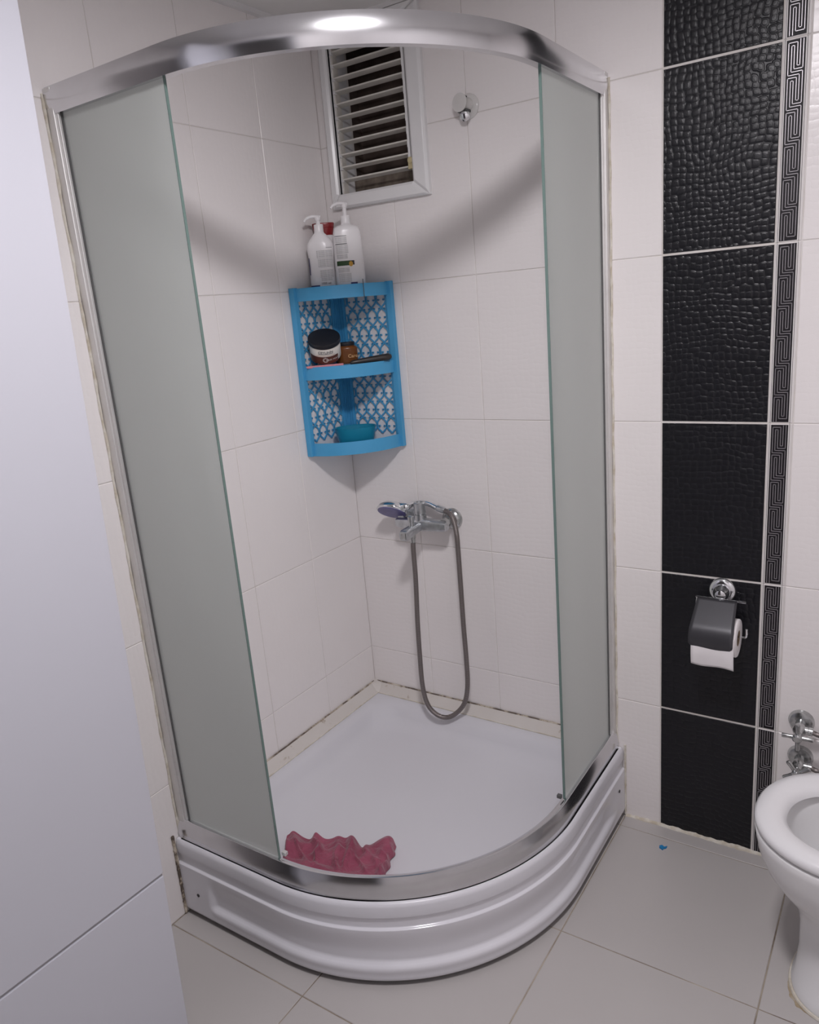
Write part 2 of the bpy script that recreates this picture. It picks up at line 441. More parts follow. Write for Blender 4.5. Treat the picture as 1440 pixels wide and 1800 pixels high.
# ---- left wall
mb = MB().box(-.10, -.0018, FY - .1, .1, -.1, CEIL + .1)
wall_l = tag(build('wall_left', mb, 'grout'), 'wall of plain glossy white tiles behind the frosted panel', 'wall', kind='structure')
fl = lambda u, v, d: (-d, -u, v)
lc = [0, .2505, .5005, .7505, 1.0005, 1.2505, 1.5005, 1.7505, 2.0005, -FY]
for ci in range(len(lc) - 1):
    for r in range(6):
        tile(wall_l, rect(lc[ci] + (G if ci else .0005), lc[ci + 1] - G, ZJ[r] + G, ZJ[r + 1] - (G if r < 5 else 0)), fl, 'white_tile')
# ---- the rest of the shell
mb = MB().box(-.1, RX + .1, FY - .1, .1, CEIL, CEIL + .1)
tag(build('ceiling', mb, 'ceiling'), 'plain off-white bathroom ceiling', 'ceiling', kind='structure')
mb = MB().box(RX, RX + .1, FY - .1, .1, -.1, CEIL + .1)
tag(build('wall_side', mb, 'plain_wall'), 'white wall beyond the toilet', 'wall', kind='structure')
DX0, DX1, DZ = .335, 1.14, 2.14
mb = MB().box(-.1, DX0, FY - .1, FY, -.1, CEIL + .1).box(DX1, RX + .1, FY - .1, FY, -.1, CEIL + .1).box(DX0, DX1, FY - .1, FY, DZ, CEIL + .1)
tag(build('wall_front', mb, 'plain_wall'), 'white wall with the open doorway', 'wall', kind='structure')
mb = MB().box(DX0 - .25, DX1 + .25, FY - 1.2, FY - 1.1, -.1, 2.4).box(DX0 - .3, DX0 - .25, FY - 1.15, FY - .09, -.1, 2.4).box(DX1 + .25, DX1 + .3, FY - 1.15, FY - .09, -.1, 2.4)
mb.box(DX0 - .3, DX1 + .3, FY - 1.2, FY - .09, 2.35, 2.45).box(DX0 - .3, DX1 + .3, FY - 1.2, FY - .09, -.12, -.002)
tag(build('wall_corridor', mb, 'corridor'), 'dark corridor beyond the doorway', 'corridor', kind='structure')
mb = MB()
for (a, b, c, d) in ((DX0, DX0 + .03, 0, DZ), (DX1 - .03, DX1, 0, DZ), (DX0, DX1, DZ - .03, DZ)): mb.box(a, b, FY - .11, FY + .008, c, d)
tag(build('trim_1', mb, 'door'), 'white door lining around the doorway', 'door lining', kind='structure')
mb = MB().box(0, RX, -.016, 0, CEIL - .012, CEIL + .002)
tag(build('trim_2', mb, 'pvc'), 'thin white ceiling strip above the vent window wall', 'ceiling strip', kind='structure')
mb = MB().box(0, .016, FY, -.016, CEIL - .012, CEIL + .002)
tag(build('trim_3', mb, 'pvc'), 'thin white ceiling strip above the left tiled wall', 'ceiling strip', kind='structure')
# broken cement edge between the floor and the tap wall
mb = MB(); N = 150; bot = []; top = []
for i in range(N + 1):
    x = .897 + (2.1 - .897) * i / N
    h = .004 + .006 * abs(noise.noise(Vector((x * 28, 1.3, 0)))) + .005 * max(0, noise.noise(Vector((x * 90, 4.3, 0))))
    dpt = .007 + .006 * abs(noise.noise(Vector((x * 35, 7.1, 0))))
    bot.append([Vector((x, .001, -.001)), Vector((x, -dpt, -.001)), Vector((x, -dpt * .8, h * .45)), Vector((x, -.0012, h)), Vector((x, .001, h))])
mb.rings(bot)
tag(build('trim_4', mb, 'silicone'), 'ragged cream cement bead along the foot of the black tiles', 'sealant', kind='structure')

# ---- window
win = thing('window_1', 'white louvred vent window with open slats in the tap wall', 'window', (.19, 0, 1.81), kind='structure')
def frame_member(pts):
    """pts: outer/inner quad in x,z ; bevelled raised moulding"""
    m = MB(); (a, b, c, d) = pts
    ctr = [(a[0] + b[0] + c[0] + d[0]) / 4, (a[1] + b[1] + c[1] + d[1]) / 4]
    q = inset(pts, .007)
    m.add([(p[0], .004, p[1]) for p in pts] + [(p[0], -.012, p[1]) for p in pts] + [(p[0], -.018, p[1]) for p in q],
          [(3, 2, 1, 0)] + [(i, (i + 1) % 4, 4 + (i + 1) % 4, 4 + i) for i in range(4)] + [(4 + i, 4 + (i + 1) % 4, 8 + (i + 1) % 4, 8 + i) for i in range(4)] + [(8, 9, 10, 11)])
    return m
ox0, ox1, oz0, oz1 = .034, .372, 1.806, 2.280
ix0, ix1, iz0, iz1 = .062, .322, 1.846, 2.258
for pts in ([(ox0, oz0), (ix0, iz0), (ix0, iz1), (ox0, oz1)], [(ox1, oz0), (ox1, oz1), (ix1, iz1), (ix1, iz0)],
            [(ox0, oz0), (ox1, oz0), (ix1, iz0), (ix0, iz0)], [(ox0, oz1), (ix0, iz1), (ix1, iz1), (ox1, oz1)]):
    build('frame', frame_member(pts), 'pvc', win, bevel=.001)
mb = MB().box(ix0 - .012, ix0, -.004, .075, iz0 - .012, iz1 + .01).box(ix1, ix1 + .01, -.004, .075, iz0 - .012, iz1 + .01).box(ix0 - .012, ix1 + .01, -.004, .075, iz0 - .012, iz0)
build('reveal', mb, 'pvc', win)
mb = MB().box(-.02, .42, .24, .26, 1.75, 2.40).box(-.03, -.02, .09, .26, 1.75, 2.40).box(.42, .43, .09, .26, 1.75, 2.40).box(-.03, .43, .09, .26, 2.39, 2.40).box(-.03, .43, .09, .26, 1.74, 1.75)
build('dark_shaft', mb, 'void', win)
build('dusty_sheet', MB().box(ix0 - .01, ix1 + .01, .070, .078, iz0 - .01, iz0 + .052), 'dust', win)
for k in range(12):
    z = 1.886 + .0336 * k
    R = Matrix.Rotation(math.radians(-13), 3, 'X')
    m_ = MB(); ring = [(-.0115, -.0024), (-.011, .0022), (.0, .0034), (.0105, .0020), (.0115, -.0012), (.0, -.0014)]
    m_.rings([[R @ Vector((0, p[0], p[1])) + Vector((x, .018, z)) for p in ring] for x in (ix0 - .006, ix1 - .006)])
    s = build('slat', m_, 'slat', win, smooth=True, sharp=35)
    build('slat_clip', MB().box(ix0 - .014, ix0 + .006, .004, .014, z - .005, z + .004), 'pvc', s, bevel=.001)
build('side_channel', MB().box(ix0 - .004, ix0 + .004, .010, .032, iz0, iz1), 'slat', win)
mb = MB().box(ix1 - .014, ix1 - .007, -.006, .002, 1.905, iz1)
for k in range(11): mb.box(ix1 - .017, ix1 - .010, -.003, .008, 1.902 + .0336 * k, 1.918 + .0336 * k)
build('operating_bar', mb, 'pvc', win)
mb = MB().lathe([(.004, 0), (.0085, .002), (.0085, .008), (.004, .011)], (ix1 - .010, .002, 1.902), (0, -1, 0), 16)
mb.box(ix1 - .018, ix1 - .002, -.004, .008, 1.880, 1.897)
build('operating_knob', mb, 'yellowed', win, smooth=True)

# ---- door leaf on the left (hangs slightly out of plumb)
door = thing('door_1', 'open white lacquered door leaf with a horizontal groove low down', 'door', (.28, -1.165, 0), kind='structure')
lean = Matrix.Rotation(math.radians(-1.55), 3, 'X')
def leaf(x0, x1, z0, z1):
    return MB().box(x0, x1, -.90, 0, z0, z1, lean, (.30, -1.160, .012))
build('core', leaf(-.036, -.004, 0, 2.10), 'groove', door)
build('upper_panel', leaf(-.040, 0, .4125, 2.105), 'door', door, bevel=.0012)
build('lower_panel', leaf(-.040, 0, -.002, .4055), 'door', door, bevel=.0012)
for z in (.25, 1.75): build('hinge', MB().cyl(lean @ Vector((-.02, -.905, z)) + Vector((.30, -1.160, .012)), lean @ Vector((-.02, -.905, z + .09)) + Vector((.30, -1.160, .012)), .008), 'alu_matte', door, smooth=True)

# ------------------------------------------------------------------ lamp (above, out of the picture)
lamp = thing('ceiling_lamp', 'round flush ceiling lamp with a glowing diffuser', 'lamp', (LAMP[0], LAMP[1], CEIL))
build('base', MB().lathe([(.123, .0), (.123, -.026), (.118, -.029), (.108, -.029), (.107, -.024)], (LAMP[0], LAMP[1], CEIL), n=40), 'pvc', lamp, smooth=True)
build('diffuser', MB().lathe([(.106, -.026), (.105, -.0278), (.07, -.0300), (.02, -.031)], (LAMP[0], LAMP[1], CEIL), n=40), 'glow', lamp, smooth=True)

# ------------------------------------------------------------------ shower tray
CX, CY, RT = .345, -.36, .55
def outline(d, zc, n_arc=56, rc=.0):
    """closed inset ring of the quarter round"""
    X1, Y1 = .895 - d, -.91 + d; pts = []
    r = min(max(d * .9, .002), .09)
    for k in range(9):
        t = PI + (-PI / 2) * k / 8       # inner corner, rounded
        pts.append((d + r + r * math.cos(t), -d - r + r * math.sin(t)))
    for k in range(1, 12): pts.append((d + r + (X1 - r * .6 - d - r) * k / 12, -d))
    for k in range(6):
        t = PI / 2 - PI / 2 * k / 5; q = r * .6; pts.append((X1 - q + q * math.cos(t), -d - q + q * math.sin(t)))
    for k in range(1, 8): pts.append((X1, -d - r * .6 + (CY + d + r * .6) * k / 8))
    for k in range(n_arc + 1):
        t = -PI / 2 * k / n_arc; R = RT - d; pts.append((CX + R * math.cos(t), CY + R * math.sin(t)))
    for k in range(1, 8): pts.append((CX + (d + r * .6 - CX) * k / 8, Y1))
    for k in range(6):
        t = -PI / 2 - PI / 2 * k / 5; q = r * .6; pts.append((d + q + q * math.cos(t), Y1 + q + q * math.sin(t)))
    for k in range(1, 12): pts.append((d, Y1 + r * .6 + (-d - r - Y1 - r * .6) * k / 12))
    return [Vector((x, y, zc)) for x, y in pts]
TZ = .226
tray = thing('shower_tray', 'white quarter-round acrylic shower tray with a stepped curved skirt', 'shower tray', (.42, -.45, 0))
prof = [(.003, .19), (.003, .216), (.006, .222), (.012, TZ), (.045, TZ), (.060, TZ - .003), (.072, TZ - .012), (.085, TZ - .034), (.100, TZ - .052), (.125, TZ - .064), (.17, TZ - .070), (.24, TZ - .076)]
bas = MB().rings([outline(d, z) for d, z in prof], cap0=False, cap1=False)
nr = len(outline(.1, 0)); bas.v.append((.40, -.415, TZ - .080)); k0 = (len(prof) - 1) * nr
bas.f += [(k0 + j, k0 + (j + 1) % nr, len(bas.v) - 1) for j in range(nr)]
build('basin', bas, 'basin', tray, smooth=True, sharp=70)
# skirt: swept stepped profile with a long sunken panel
path = []; s = 0
P0 = [(.002 + (CX - .002) * k / 60, -.91, 0, -1) for k in range(60)]
P1 = [(CX + RT * math.cos(t), CY + RT * math.sin(t), math.cos(t), math.sin(t)) for t in [-PI / 2 + PI / 2 * k / 90 for k in range(91)]]
P2 = [(.895, CY + (-.002 - CY) * k / 60, 1, 0) for k in range(1, 61)]
path = P0 + P1 + P2
S = [0]
for a, b in zip(path, path[1:]): S.append(S[-1] + math.hypot(b[0] - a[0], b[1] - a[1]))
zs = [.015, .018] + [.022 + .004 * k for k in range(32)] + [.150, .155, .1568, .1575, .1585, .1595, .1605, .1615, .163, .174, .19, .21, .2185, .2200, .2220, .2238, .2252, .226]
def skirt_off(sv, z):
    o = 0.0
    if z < .022: o -= .003 * (1 - (z - .015) / .007)
    a = smoothstep(.10, .125, sv) * (1 - smoothstep(S[-1] - .16, S[-1] - .06, sv))
    o -= .011 * a * smoothstep(.052, .066, z) * (1 - smoothstep(.085, .158, z))
    o += .0025 * a * math.exp(-((z - .047) / .010) ** 2)
    if z > .1575: o -= .0070 * smoothstep(.1575, .1615, z)
    if z > .2185: o -= .0070 * (1 - math.sqrt(max(0, 1 - ((z - .2185) / .0075) ** 2)))
    return o
rows = []
for z in zs:
    rows.append([Vector((p[0] + p[2] * skirt_off(sv, z), p[1] + p[3] * skirt_off(sv, z), z)) for p, sv in zip(path, S)])
rows.append([Vector((p[0] - p[2] * .045, p[1] - p[3] * .045, TZ)) for p in path])
build('skirt', MB().rings(rows, False, False, closed=False), 'acrylic', tray, smooth=True, sharp=60)
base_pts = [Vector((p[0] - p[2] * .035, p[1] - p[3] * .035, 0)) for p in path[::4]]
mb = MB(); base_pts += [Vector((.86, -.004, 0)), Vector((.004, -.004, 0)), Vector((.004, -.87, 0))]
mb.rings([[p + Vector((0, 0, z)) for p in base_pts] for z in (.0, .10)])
build('plinth', mb, 'tray_base', tray)  # set-back block, coloured dark as the shadow gap below the skirt
build('screw_cap', MB().lathe([(.0046, 0), (.0046, .0016), (.003, .0022)], px(349, 1574, 1, -.910), (0, -1, 0), 12), 'screw', tray, smooth=True)
build('screw_cap', MB().lathe([(.0046, 0), (.0046, .0016), (.003, .0022)], px(1089, 1391, 0, .895), (1, 0, 0), 12), 'screw', tray, smooth=True)
# sealing strips between tray and tiles
def strip(pa, pb, nx, ny):
    m_ = MB(); ra = []
    for p in (pa, pb):
        ra.append([Vector((p[0] + nx * a, p[1] + ny * a, z)) for a, z in ((-.001, .215), (.034, .2255), (.036, .2285), (.031, .2315), (.009, .249), (.005, .2515), (-.001, .2515))])
    return m_.rings(ra)
t5 = tag(build('trim_5', strip((.022, 0, 0), (.868, 0, 0), 0, -1), 'trim', smooth=True, sharp=30), 'cream mould-spotted sealing strip along the tap wall', 'sealing strip', kind='structure')
t6 = tag(build('trim_6', strip((0, -.022, 0), (0, -.868, 0), 1, 0), 'trim', smooth=True, sharp=30), 'cream mould-spotted sealing strip along the left wall', 'sealing strip', kind='structure')
mb = MB().tube([(.012 + (.856) * k / 40, -.003, .2525 + .0006 * math.sin(k * 2.1)) for k in range(41)], .0026, 6)
build('sealant', mb, 'mould', t5, smooth=True)
mb = MB().tube([(.03 + (.838) * k / 40, -.0355, .2275) for k in range(41)], .0020, 6)
build('sealant', mb, 'silicone', t5, smooth=True)
mb = MB().tube([(.003, -.012 - .856 * k / 40, .2525 + .0006 * math.sin(k * 1.7)) for k in range(41)], .0026, 6)
build('sealant', mb, 'mould', t6, smooth=True)
mb = MB().tube([(.0355, -.03 - .838 * k / 40, .2275) for k in range(41)], .0020, 6)
build('sealant', mb, 'silicone', t6, smooth=True)
mb = MB().add([(-.001, .001, .256), (.032, .001, .2545), (-.001, -.032, .2545), (.044, -.030, .2275), (.030, -.044, .2275), (.046, -.006, .245), (.006, -.046, .245), (-.001, .001, .21), (.044, -.03, .21), (.03, -.044, .21), (.04, .001, .21), (-.001, -.04, .21)],
              [(0, 1, 5, 3, 4, 6, 2), (1, 10, 8, 3, 5), (2, 6, 4, 9, 11), (3, 8, 9, 4), (0, 7, 10, 1), (0, 2, 11, 7), (7, 11, 9, 8, 10)])
tag(build('trim_7', mb, 'trim', bevel=.002), 'small cream corner cap where the two sealing strips meet', 'corner cap', kind='structure')

# ------------------------------------------------------------------ shower enclosure
enc = thing('shower_enclosure', 'quarter-round shower enclosure with aluminium rails and two frosted panels', 'shower enclosure', (.42, -.45, TZ))
def railpath(n=80, inset_end=.0):
    p = [(inset_end + (CX - inset_end) * k / 24, -.885 + .0, 0, -1) for k in range(24)]
    p += [(CX + .525 * math.cos(t), CY + .525 * math.sin(t), math.cos(t), math.sin(t)) for t in [-PI / 2 + PI / 2 * k / n for k in range(n + 1)]]
    p += [(.870, CY + (-inset_end - CY) * k / 24, 1, 0) for k in range(1, 25)]
    return p
def rail(profile):
    m_ = MB()
    return m_.rings([[Vector((p[0] + p[2] * a, p[1] + p[3] * a, z)) for a, z in profile] for p in railpath(inset_end=.003)])
def bulge(z0, z1, b, n=10):
    return [(b * (1 - (2 * k / n - 1) ** 2), z0 + (z1 - z0) * k / n) for k in range(n + 1)]
pr_ = [(-.022, 1.9505)] + [(a - .002, z) for a, z in bulge(1.950, 2.002, .0045)] + [(-.022, 2.002)]
build('top_rail', rail(pr_), 'alu', enc, smooth=True, sharp=35)
pr_ = [(-.022, .2265), (.008, .2265)] + [(.007 - .008 * k / 8 + .0030 * math.sin(PI * k / 8), .229 + .050 * k / 8) for k in range(9)] + [(-.004, .2798), (-.009, .2780), (-.022, .2700)]
build('bottom_rail', rail(pr_), 'alu', enc, smooth=True, sharp=35)
build('wall_profile', MB().box(.0005, .024, -.886, -.858, .2265, 2.0), 'alu_matte', enc, bevel=.0015)
build('wall_profile', MB().box(.842, .871, -.022, -.0005, .2265, 2.0), 'alu_matte', enc, bevel=.0015)
build('edge_profile', MB().box(.022, .032, -.882, -.864, .27, 1.952), 'alu_matte', enc, bevel=.001)
build('edge_profile', MB().box(.848, .866, -.031, -.020, .27, 1.952), 'alu_matte', enc, bevel=.001)
g1 = build('glass_panel', MB().box(.026, .3440, -.872, -.866, .272, 1.956), 'frost', enc)
g2 = build('glass_panel', MB().box(.853, .859, -.3590, -.024, .272, 1.956), 'frost', enc)
for g_, ax in ((g1, Vector((0, -1, 0))), (g2, Vector((1, 0, 0)))):     # etched outer face, clear inner face
    g_.data.materials.append(M['clear_side'])
    for p in g_.data.polygons: p.material_index = 0 if p.normal.dot(ax) > .9 else 1
build('glass_edge', MB().box(.3440, .3452, -.8721, -.8659, .272, 1.956), 'glass_edge', g1)
build('glass_edge', MB().box(.8529, .8591, -.3602, -.3590, .272, 1.956), 'glass_edge', g2)
build('seal', MB().box(.0315, .0345, -.876, -.863, .272, 1.955), 'rubber', g1)
build('seal', MB().box(.8495, .8625, -.0335, -.0305, .272, 1.955), 'rubber', g2)
def bead(x, y, z0, z1, r, ph):
    return MB().tube([(x + .0008 * math.sin(k * 1.3 + ph), y + .0008 * math.cos(k * .9 + ph), z0 + (z1 - z0) * k / 60) for k in range(61)], [r * (1 + .25 * math.sin(k * 2.7 + ph)) for k in range(61)], 6)
build('sealant_bead', bead(.001, -.889, .24, 1.99, .0032, 0), 'silicone', enc, smooth=True)
build('sealant_bead', bead(.8735, -.001, .24, 1.99, .0028, 2), 'silicone', enc, smooth=True)
def stopper(x, y, z): return MB().box(x - .006, x + .006, y - .005, y + .005, z - .004, z + .005)
build('door_stop', stopper(.846, -.366, .281), 'rubber', enc, bevel=.001)
build('door_stop', stopper(.352, -.858, .281), 'alu_matte', enc, bevel=.001)

# ------------------------------------------------------------------ corner shelf
SR = .207
shelf = thing('corner_shelf', 'blue plastic three-tier corner shelf with lattice sides', 'shelf', (.10, -.10, 1.100))
def arc_pts(r, z, a0=4, a1=86, n=28):
    return [Vector((r * math.cos(math.radians(-(a0 + (a1 - a0) * k / n))), r * math.sin(math.radians(-(a0 + (a1 - a0) * k / n))), z)) for k in range(n + 1)]
def board(z, zl0, zl1, solid=True):
    m_ = MB()
    # lip
    ring = []
    for k in range(29):
        t = -math.radians(4 + 82 * k / 28); c, q = math.cos(t), math.sin(t)
        ring.append([Vector((r * c, r * q, zz)) for r, zz in ((SR - .004, zl0), (SR, zl0), (SR, zl1), (SR - .004, zl1))])
    m_.rings(ring)
    return m_
def plate(z, th=.004):
    pts = [(.002, -.002)] + [(p.x, p.y) for p in arc_pts(SR - .003, 0, 0.6, 89.4)]
    return MB().rings([[Vector((x, y, zz)) for x, y in pts] for zz in (z - th, z)])
def ribbon(m_, pts, w, fmap, d0, d1):
    """flat bar along 2D pts"""
    rings = []
    for i, p in enumerate(pts):
        a = pts[max(i - 1, 0)]; b = pts[min(i + 1, len(pts) - 1)]
        dx, dy = b[0] - a[0], b[1] - a[1]; l = math.hypot(dx, dy) or 1; nx, ny = -dy / l * w / 2, dx / l * w / 2
        rings.append([Vector(fmap(p[0] + nx, p[1] + ny, d0)), Vector(fmap(p[0] - nx, p[1] - ny, d0)), Vector(fmap(p[0] - nx, p[1] - ny, d1)), Vector(fmap(p[0] + nx, p[1] + ny, d1))])
    m_.rings(rings)
def lattice(u0, u1, v0, v1, fmap, d0=.002, d1=.005):
    m_ = MB(); wv = .0365; row = .0255
    nk = int((u1 - u0) / (wv / 2)) + 1
    def xs(k, v):
        ph = v / (2 * row); f = ph - math.floor(ph)
        f = f + .10 * math.sin(2 * PI * f)
        return u0 + k * wv / 2 + (1 if k % 2 else -1) * (wv / 4 - .0012) * math.cos(2 * PI * f)
    nv = int((v1 - v0) / .004)
    for k in range(nk + 1):
        seg = []
        for i in range(nv + 1):
            v = v0 + (v1 - v0) * i / nv; u = xs(k, v - v0)
            if u0 <= u <= u1: seg.append((u, v))
            else:
                if len(seg) > 1: ribbon(m_, seg, .0042, fmap, d0, d1)
                seg = []
        if len(seg) > 1: ribbon(m_, seg, .0042, fmap, d0, d1)
    # pairs of round studs in every scale
    for r in range(int((v1 - v0) / row) + 2):
        for c in range(nk // 2 + 2):
            cu = u0 + wv / 4 + c * wv + (wv / 2 if r % 2 else 0); cv = v0 + r * row + .001
            for sgn in (-1, 1):
                uu, vv = cu + sgn * .0088, cv - .004
                if u0 + .002 < uu < u1 - .002 and v0 + .002 < vv < v1 - .002:
                    m_.rings([[Vector(fmap(uu + .0030 * math.cos(2 * PI * j / 8), vv + .0030 * math.sin(2 * PI * j / 8), dd)) for j in range(8)] for dd in (d0, d1)])
                    ribbon(m_, [(uu, vv), (uu + sgn * .004, vv + .001)], .002, fmap, d0, d1)
    return m_
fR = lambda u, v, d: (u, -d, v)
fL = lambda u, v, d: (d, -u, v)
tiers = [(1.588, 1.552, 1.5885), (1.362, 1.327, 1.3645), (1.136, 1.100, 1.1385)]
for i, (z, a, b) in enumerate(tiers):
    bd = build('shelf_board', plate(z if i < 2 else a + .012), 'blue', shelf)
    build('front_lip', board(z, a, b), 'blue', bd, smooth=True, sharp=40)
for (z0, z1) in ((1.376, 1.553), (1.150, 1.328)):
    build('lattice_panel', lattice(.034, .188, z0 - .012, z1, fR), 'blue', shelf)
    build('lattice_panel', lattice(.034, .184, z0 - .012, z1, fL), 'blue', shelf)
mb = MB().box(.001, .034, -.006, -.001, 1.103, 1.586).box(.001, .006, -.034, -.001, 1.103, 1.586)
for k in range(3): mb.box(.008 + .009 * k, .011 + .009 * k, -.009, -.005, 1.103, 1.586).box(.005, .009, -.011 - .009 * k, -.008 - .009 * k, 1.103, 1.586)
build('spine', mb, 'blue', shelf)
build('stile', MB().box(.1985, .218, -.0165, -.001, 1.100, 1.5905).box(.186, .2, -.006, -.001, 1.1, 1.589), 'blue', shelf, bevel=.0012)
build('stile', MB().box(.001, .0195, -.2165, -.1985, 1.100, 1.5905).box(.001, .006, -.2, -.184, 1.1, 1.589), 'blue', shelf, bevel=.0012)
tag(build('wire_pin', MB().tube([(.186, -.104, 1.600), (.1855, -.1035, 1.57), (.185, -.103, 1.548)], .0011, 6), 'rubber'), 'thin dark pin hooked over the lip of the top shelf', 'pin')

# ------------------------------------------------------------------ things on the shelf
def lateral(a, d, z):      # a: along the corner's diagonal face, d: distance out from the corner
    return Vector((.78 * a + .625 * d, .625 * a - .78 * d, z))
RZ = math.atan2(.625, .78)
def pump(parent, at, z0, neck, h, dirang, L):
    c = Vector(at); m_ = MB()
    m_.lathe([(neck, 0), (neck, .020), (neck * .93, .022)], c + Vector((0, 0, z0)), n=24)
    build('pump_collar', m_, 'white_plastic', parent, smooth=True)
    m_ = MB().lathe([(.0062, .02), (.0058, h - .006)], c + Vector((0, 0, z0)), n=16)
    top = c + Vector((0, 0, z0 + h)); d = Vector((math.cos(dirang), math.sin(dirang), 0))
    m_.lathe([(.0075, -.010), (.0085, -.003), (.006, .002)], top, n=16)
    m_.tube(bezier([top - d * .008, top + d * L * .4 + Vector((0, 0, .002)), top + d * L * .8 - Vector((0, 0, .003)), top + d * L - Vector((0, 0, .011))], 6), [.0052] * 7 + [.0046] * 6 + [.0036] * 6, 10)
    return build('pump_head', m_, 'white_plastic', parent, smooth=True)
def patch(parent, name, at, rz, a, b, e, u0, u1, z0, z1, mat, off=.0006, n=14):
    """print patch lying on the front of an oval bottle, u in -1..1 across"""
    R = Matrix.Rotation(rz, 3, 'Z'); m_ = MB(); rows = []
    for z in (z0, z1):
        row = []
        for k in range(n + 1):
            u = u0 + (u1 - u0) * k / n
            yy = -(b + off) * max(0.0, 1 - abs(u) ** e) ** (1 / e)
            row.append(Vector(at) + R @ Vector((u * (a + off), yy, z)))
        rows.append(row)
    m_.rings(rows, False, False, closed=False)
    return build(name, m_, mat, parent, smooth=True)
def wrap_text(parent, name, s, size, at, rz, a, b, e, uc, zc, mat, off=.0010, bold=0.0, slant=0):
    vs, fs = text_mesh(s, size, bold); R = Matrix.Rotation(rz, 3, 'Z'); m_ = MB(); out = []
    for v in vs:
        u = uc + v.x / a; u = max(-.995, min(.995, u))
        yy = -(b + off) * (1 - abs(u) ** e) ** (1 / e)
        out.append(Vector(at) + R @ Vector((u * (a + off), yy, zc + v.y + slant * v.x)))
    m_.add(out, fs); return build(name, m_, mat, parent)
ZT = 1.588
# right pump bottle
B = lateral(.0480, .150, ZT)
bt = thing('pump_bottle', 'white pump bottle with a green and black label stripe on the blue shelf', 'bottle', B)
rzB = RZ + .10
build('bottle_body', MB().loft([(0, .040, .024, 3), (.004, .0425, .026, 3), (.05, .0422, .026, 3), (.12, .0405, .0255, 2.9), (.145, .0385, .0245, 2.8), (.153, .0365, .0235, 2.7), (.158, .0325, .0215, 2.5), (.1615, .025, .019, 2.3), (.164, .0155, .0155, 2), (.168, .0135, .0135, 2)], at=B, rz=rzB), 'white_plastic', bt, smooth=True)
pump(bt, B, .166, .0135, .054, RZ + PI + .25, .040)
for (u0, u1, z0, z1) in ((-.86, -.12, .112, .130), (-.86, -.08, .086, .109), (-.86, -.16, .071, .084), (-.84, -.10, .034, .047), (-.84, -.02, .006, .031)):
    patch(bt, 'label_print', B, rzB, .0422, .026, 2.9, u0, u1, z0, z1, 'fine_print')
for z in (.1325, .1105): patch(bt, 'label_rule', B, rzB, .0418, .0258, 2.9, -.9, -.12, z, z + .0012, 'grey_print')
patch(bt, 'label_stripe', B, rzB, .0422, .026, 2.9, -.88, .08, .0525, .0655, 'green_print', .0008)
patch(bt, 'label_stripe', B, rzB, .0422, .026, 2.9, .08, .26, .0535, .0655, 'black_print', .0009)
vsd = [(0.0, 0.0)] + [(.0058 * math.cos(t * PI / 8), .0072 * math.sin(t * PI / 8)) for t in range(16)]
R = Matrix.Rotation(rzB, 3, 'Z'); m_ = MB()
m_.add([B + R @ Vector((x + .001, -.0272, .0565 + z)) for x, z in vsd], [(0, 1 + k, 1 + (k + 1) % 16) for k in range(16)])
build('label_dot', m_, 'yellow_print', bt)
patch(bt, 'label_print', B, rzB, .0425, .026, 3, -.1, .35, .001, .006, 'navy', .0004)
# left pump bottle
A = lateral(-.0300, .134, ZT)
bt = thing('pump_bottle', 'white pump bottle with narrow shoulders and blue base print beside the red-capped bottle', 'bottle', A)
rzA = RZ - .12
build('bottle_body', MB().loft([(0, .036, .022, 2.6), (.004, .0385, .0235, 2.6), (.03, .038, .0235, 2.6), (.055, .0365, .023, 2.5), (.08, .0375, .0235, 2.5), (.105, .0395, .024, 2.5), (.118, .0385, .0235, 2.4), (.130, .031, .021, 2.2), (.142, .0215, .0175, 2), (.148, .0150, .0150, 2), (.152, .0135, .0135, 2)], at=A, rz=rzA), 'white_plastic', bt, smooth=True)
pump(bt, A, .150, .0135, .042, RZ + PI + .15, .040)
for (u0, u1, z0, z1) in ((-.28, .86, .080, .100), (-.22, .86, .055, .077), (-.14, .80, .026, .046), (-.10, .70, .016, .024)):
    patch(bt, 'label_print', A, rzA, .0385, .0238, 2.5, u0, u1, z0, z1, 'fine_print')
patch(bt, 'label_rule', A, rzA, .039, .024, 2.5, .45, .86, .106, .1072, 'grey_print')
wrap_text(bt, 'label_text', '1000 ml', .0085, A, rzA, .0385, .0238, 2.6, .22, .0065, 'grey_print', bold=.0002)
patch(bt, 'base_print', A, rzA, .0385, .0238, 2.6, -.96, -.25, 0.0, .0055, 'navy')
patch(bt, 'side_print', A, rzA, .0372, .0234, 2.5, -.998, -.90, .035, .082, 'navy', .0007)
# red capped bottle behind
C_ = lateral(-.0165, .078, ZT)
bt = thing('shampoo_bottle', 'white bottle with a flared dark red cap behind the two pump bottles', 'bottle', C_)
build('bottle_body', MB().loft([(0, .028, .018, 2.5), (.004, .031, .0195, 2.5), (.12, .031, .0195, 2.5), (.140, .028, .018, 2.3), (.146, .0255, .016, 2.2)], at=C_, rz=RZ), 'white_plastic', bt, smooth=True)
build('cap', MB().loft([(.1455, .0250, .016, 2.2), (.148, .0260, .0165, 2.3), (.175, .0320, .0185, 2.6), (.1785, .0325, .0188, 2.6), (.180, .0315, .018, 2.6)], at=C_, rz=RZ), 'red_plastic', bt, smooth=True)
build('cap_hinge', MB().loft([(.1665, .0304, .0183, 2.6), (.1672, .0312, .0188, 2.6), (.1679, .0308, .0186, 2.6)], at=C_, rz=RZ), 'red_plastic', bt, smooth=True)

ZM = tiers[1][0]
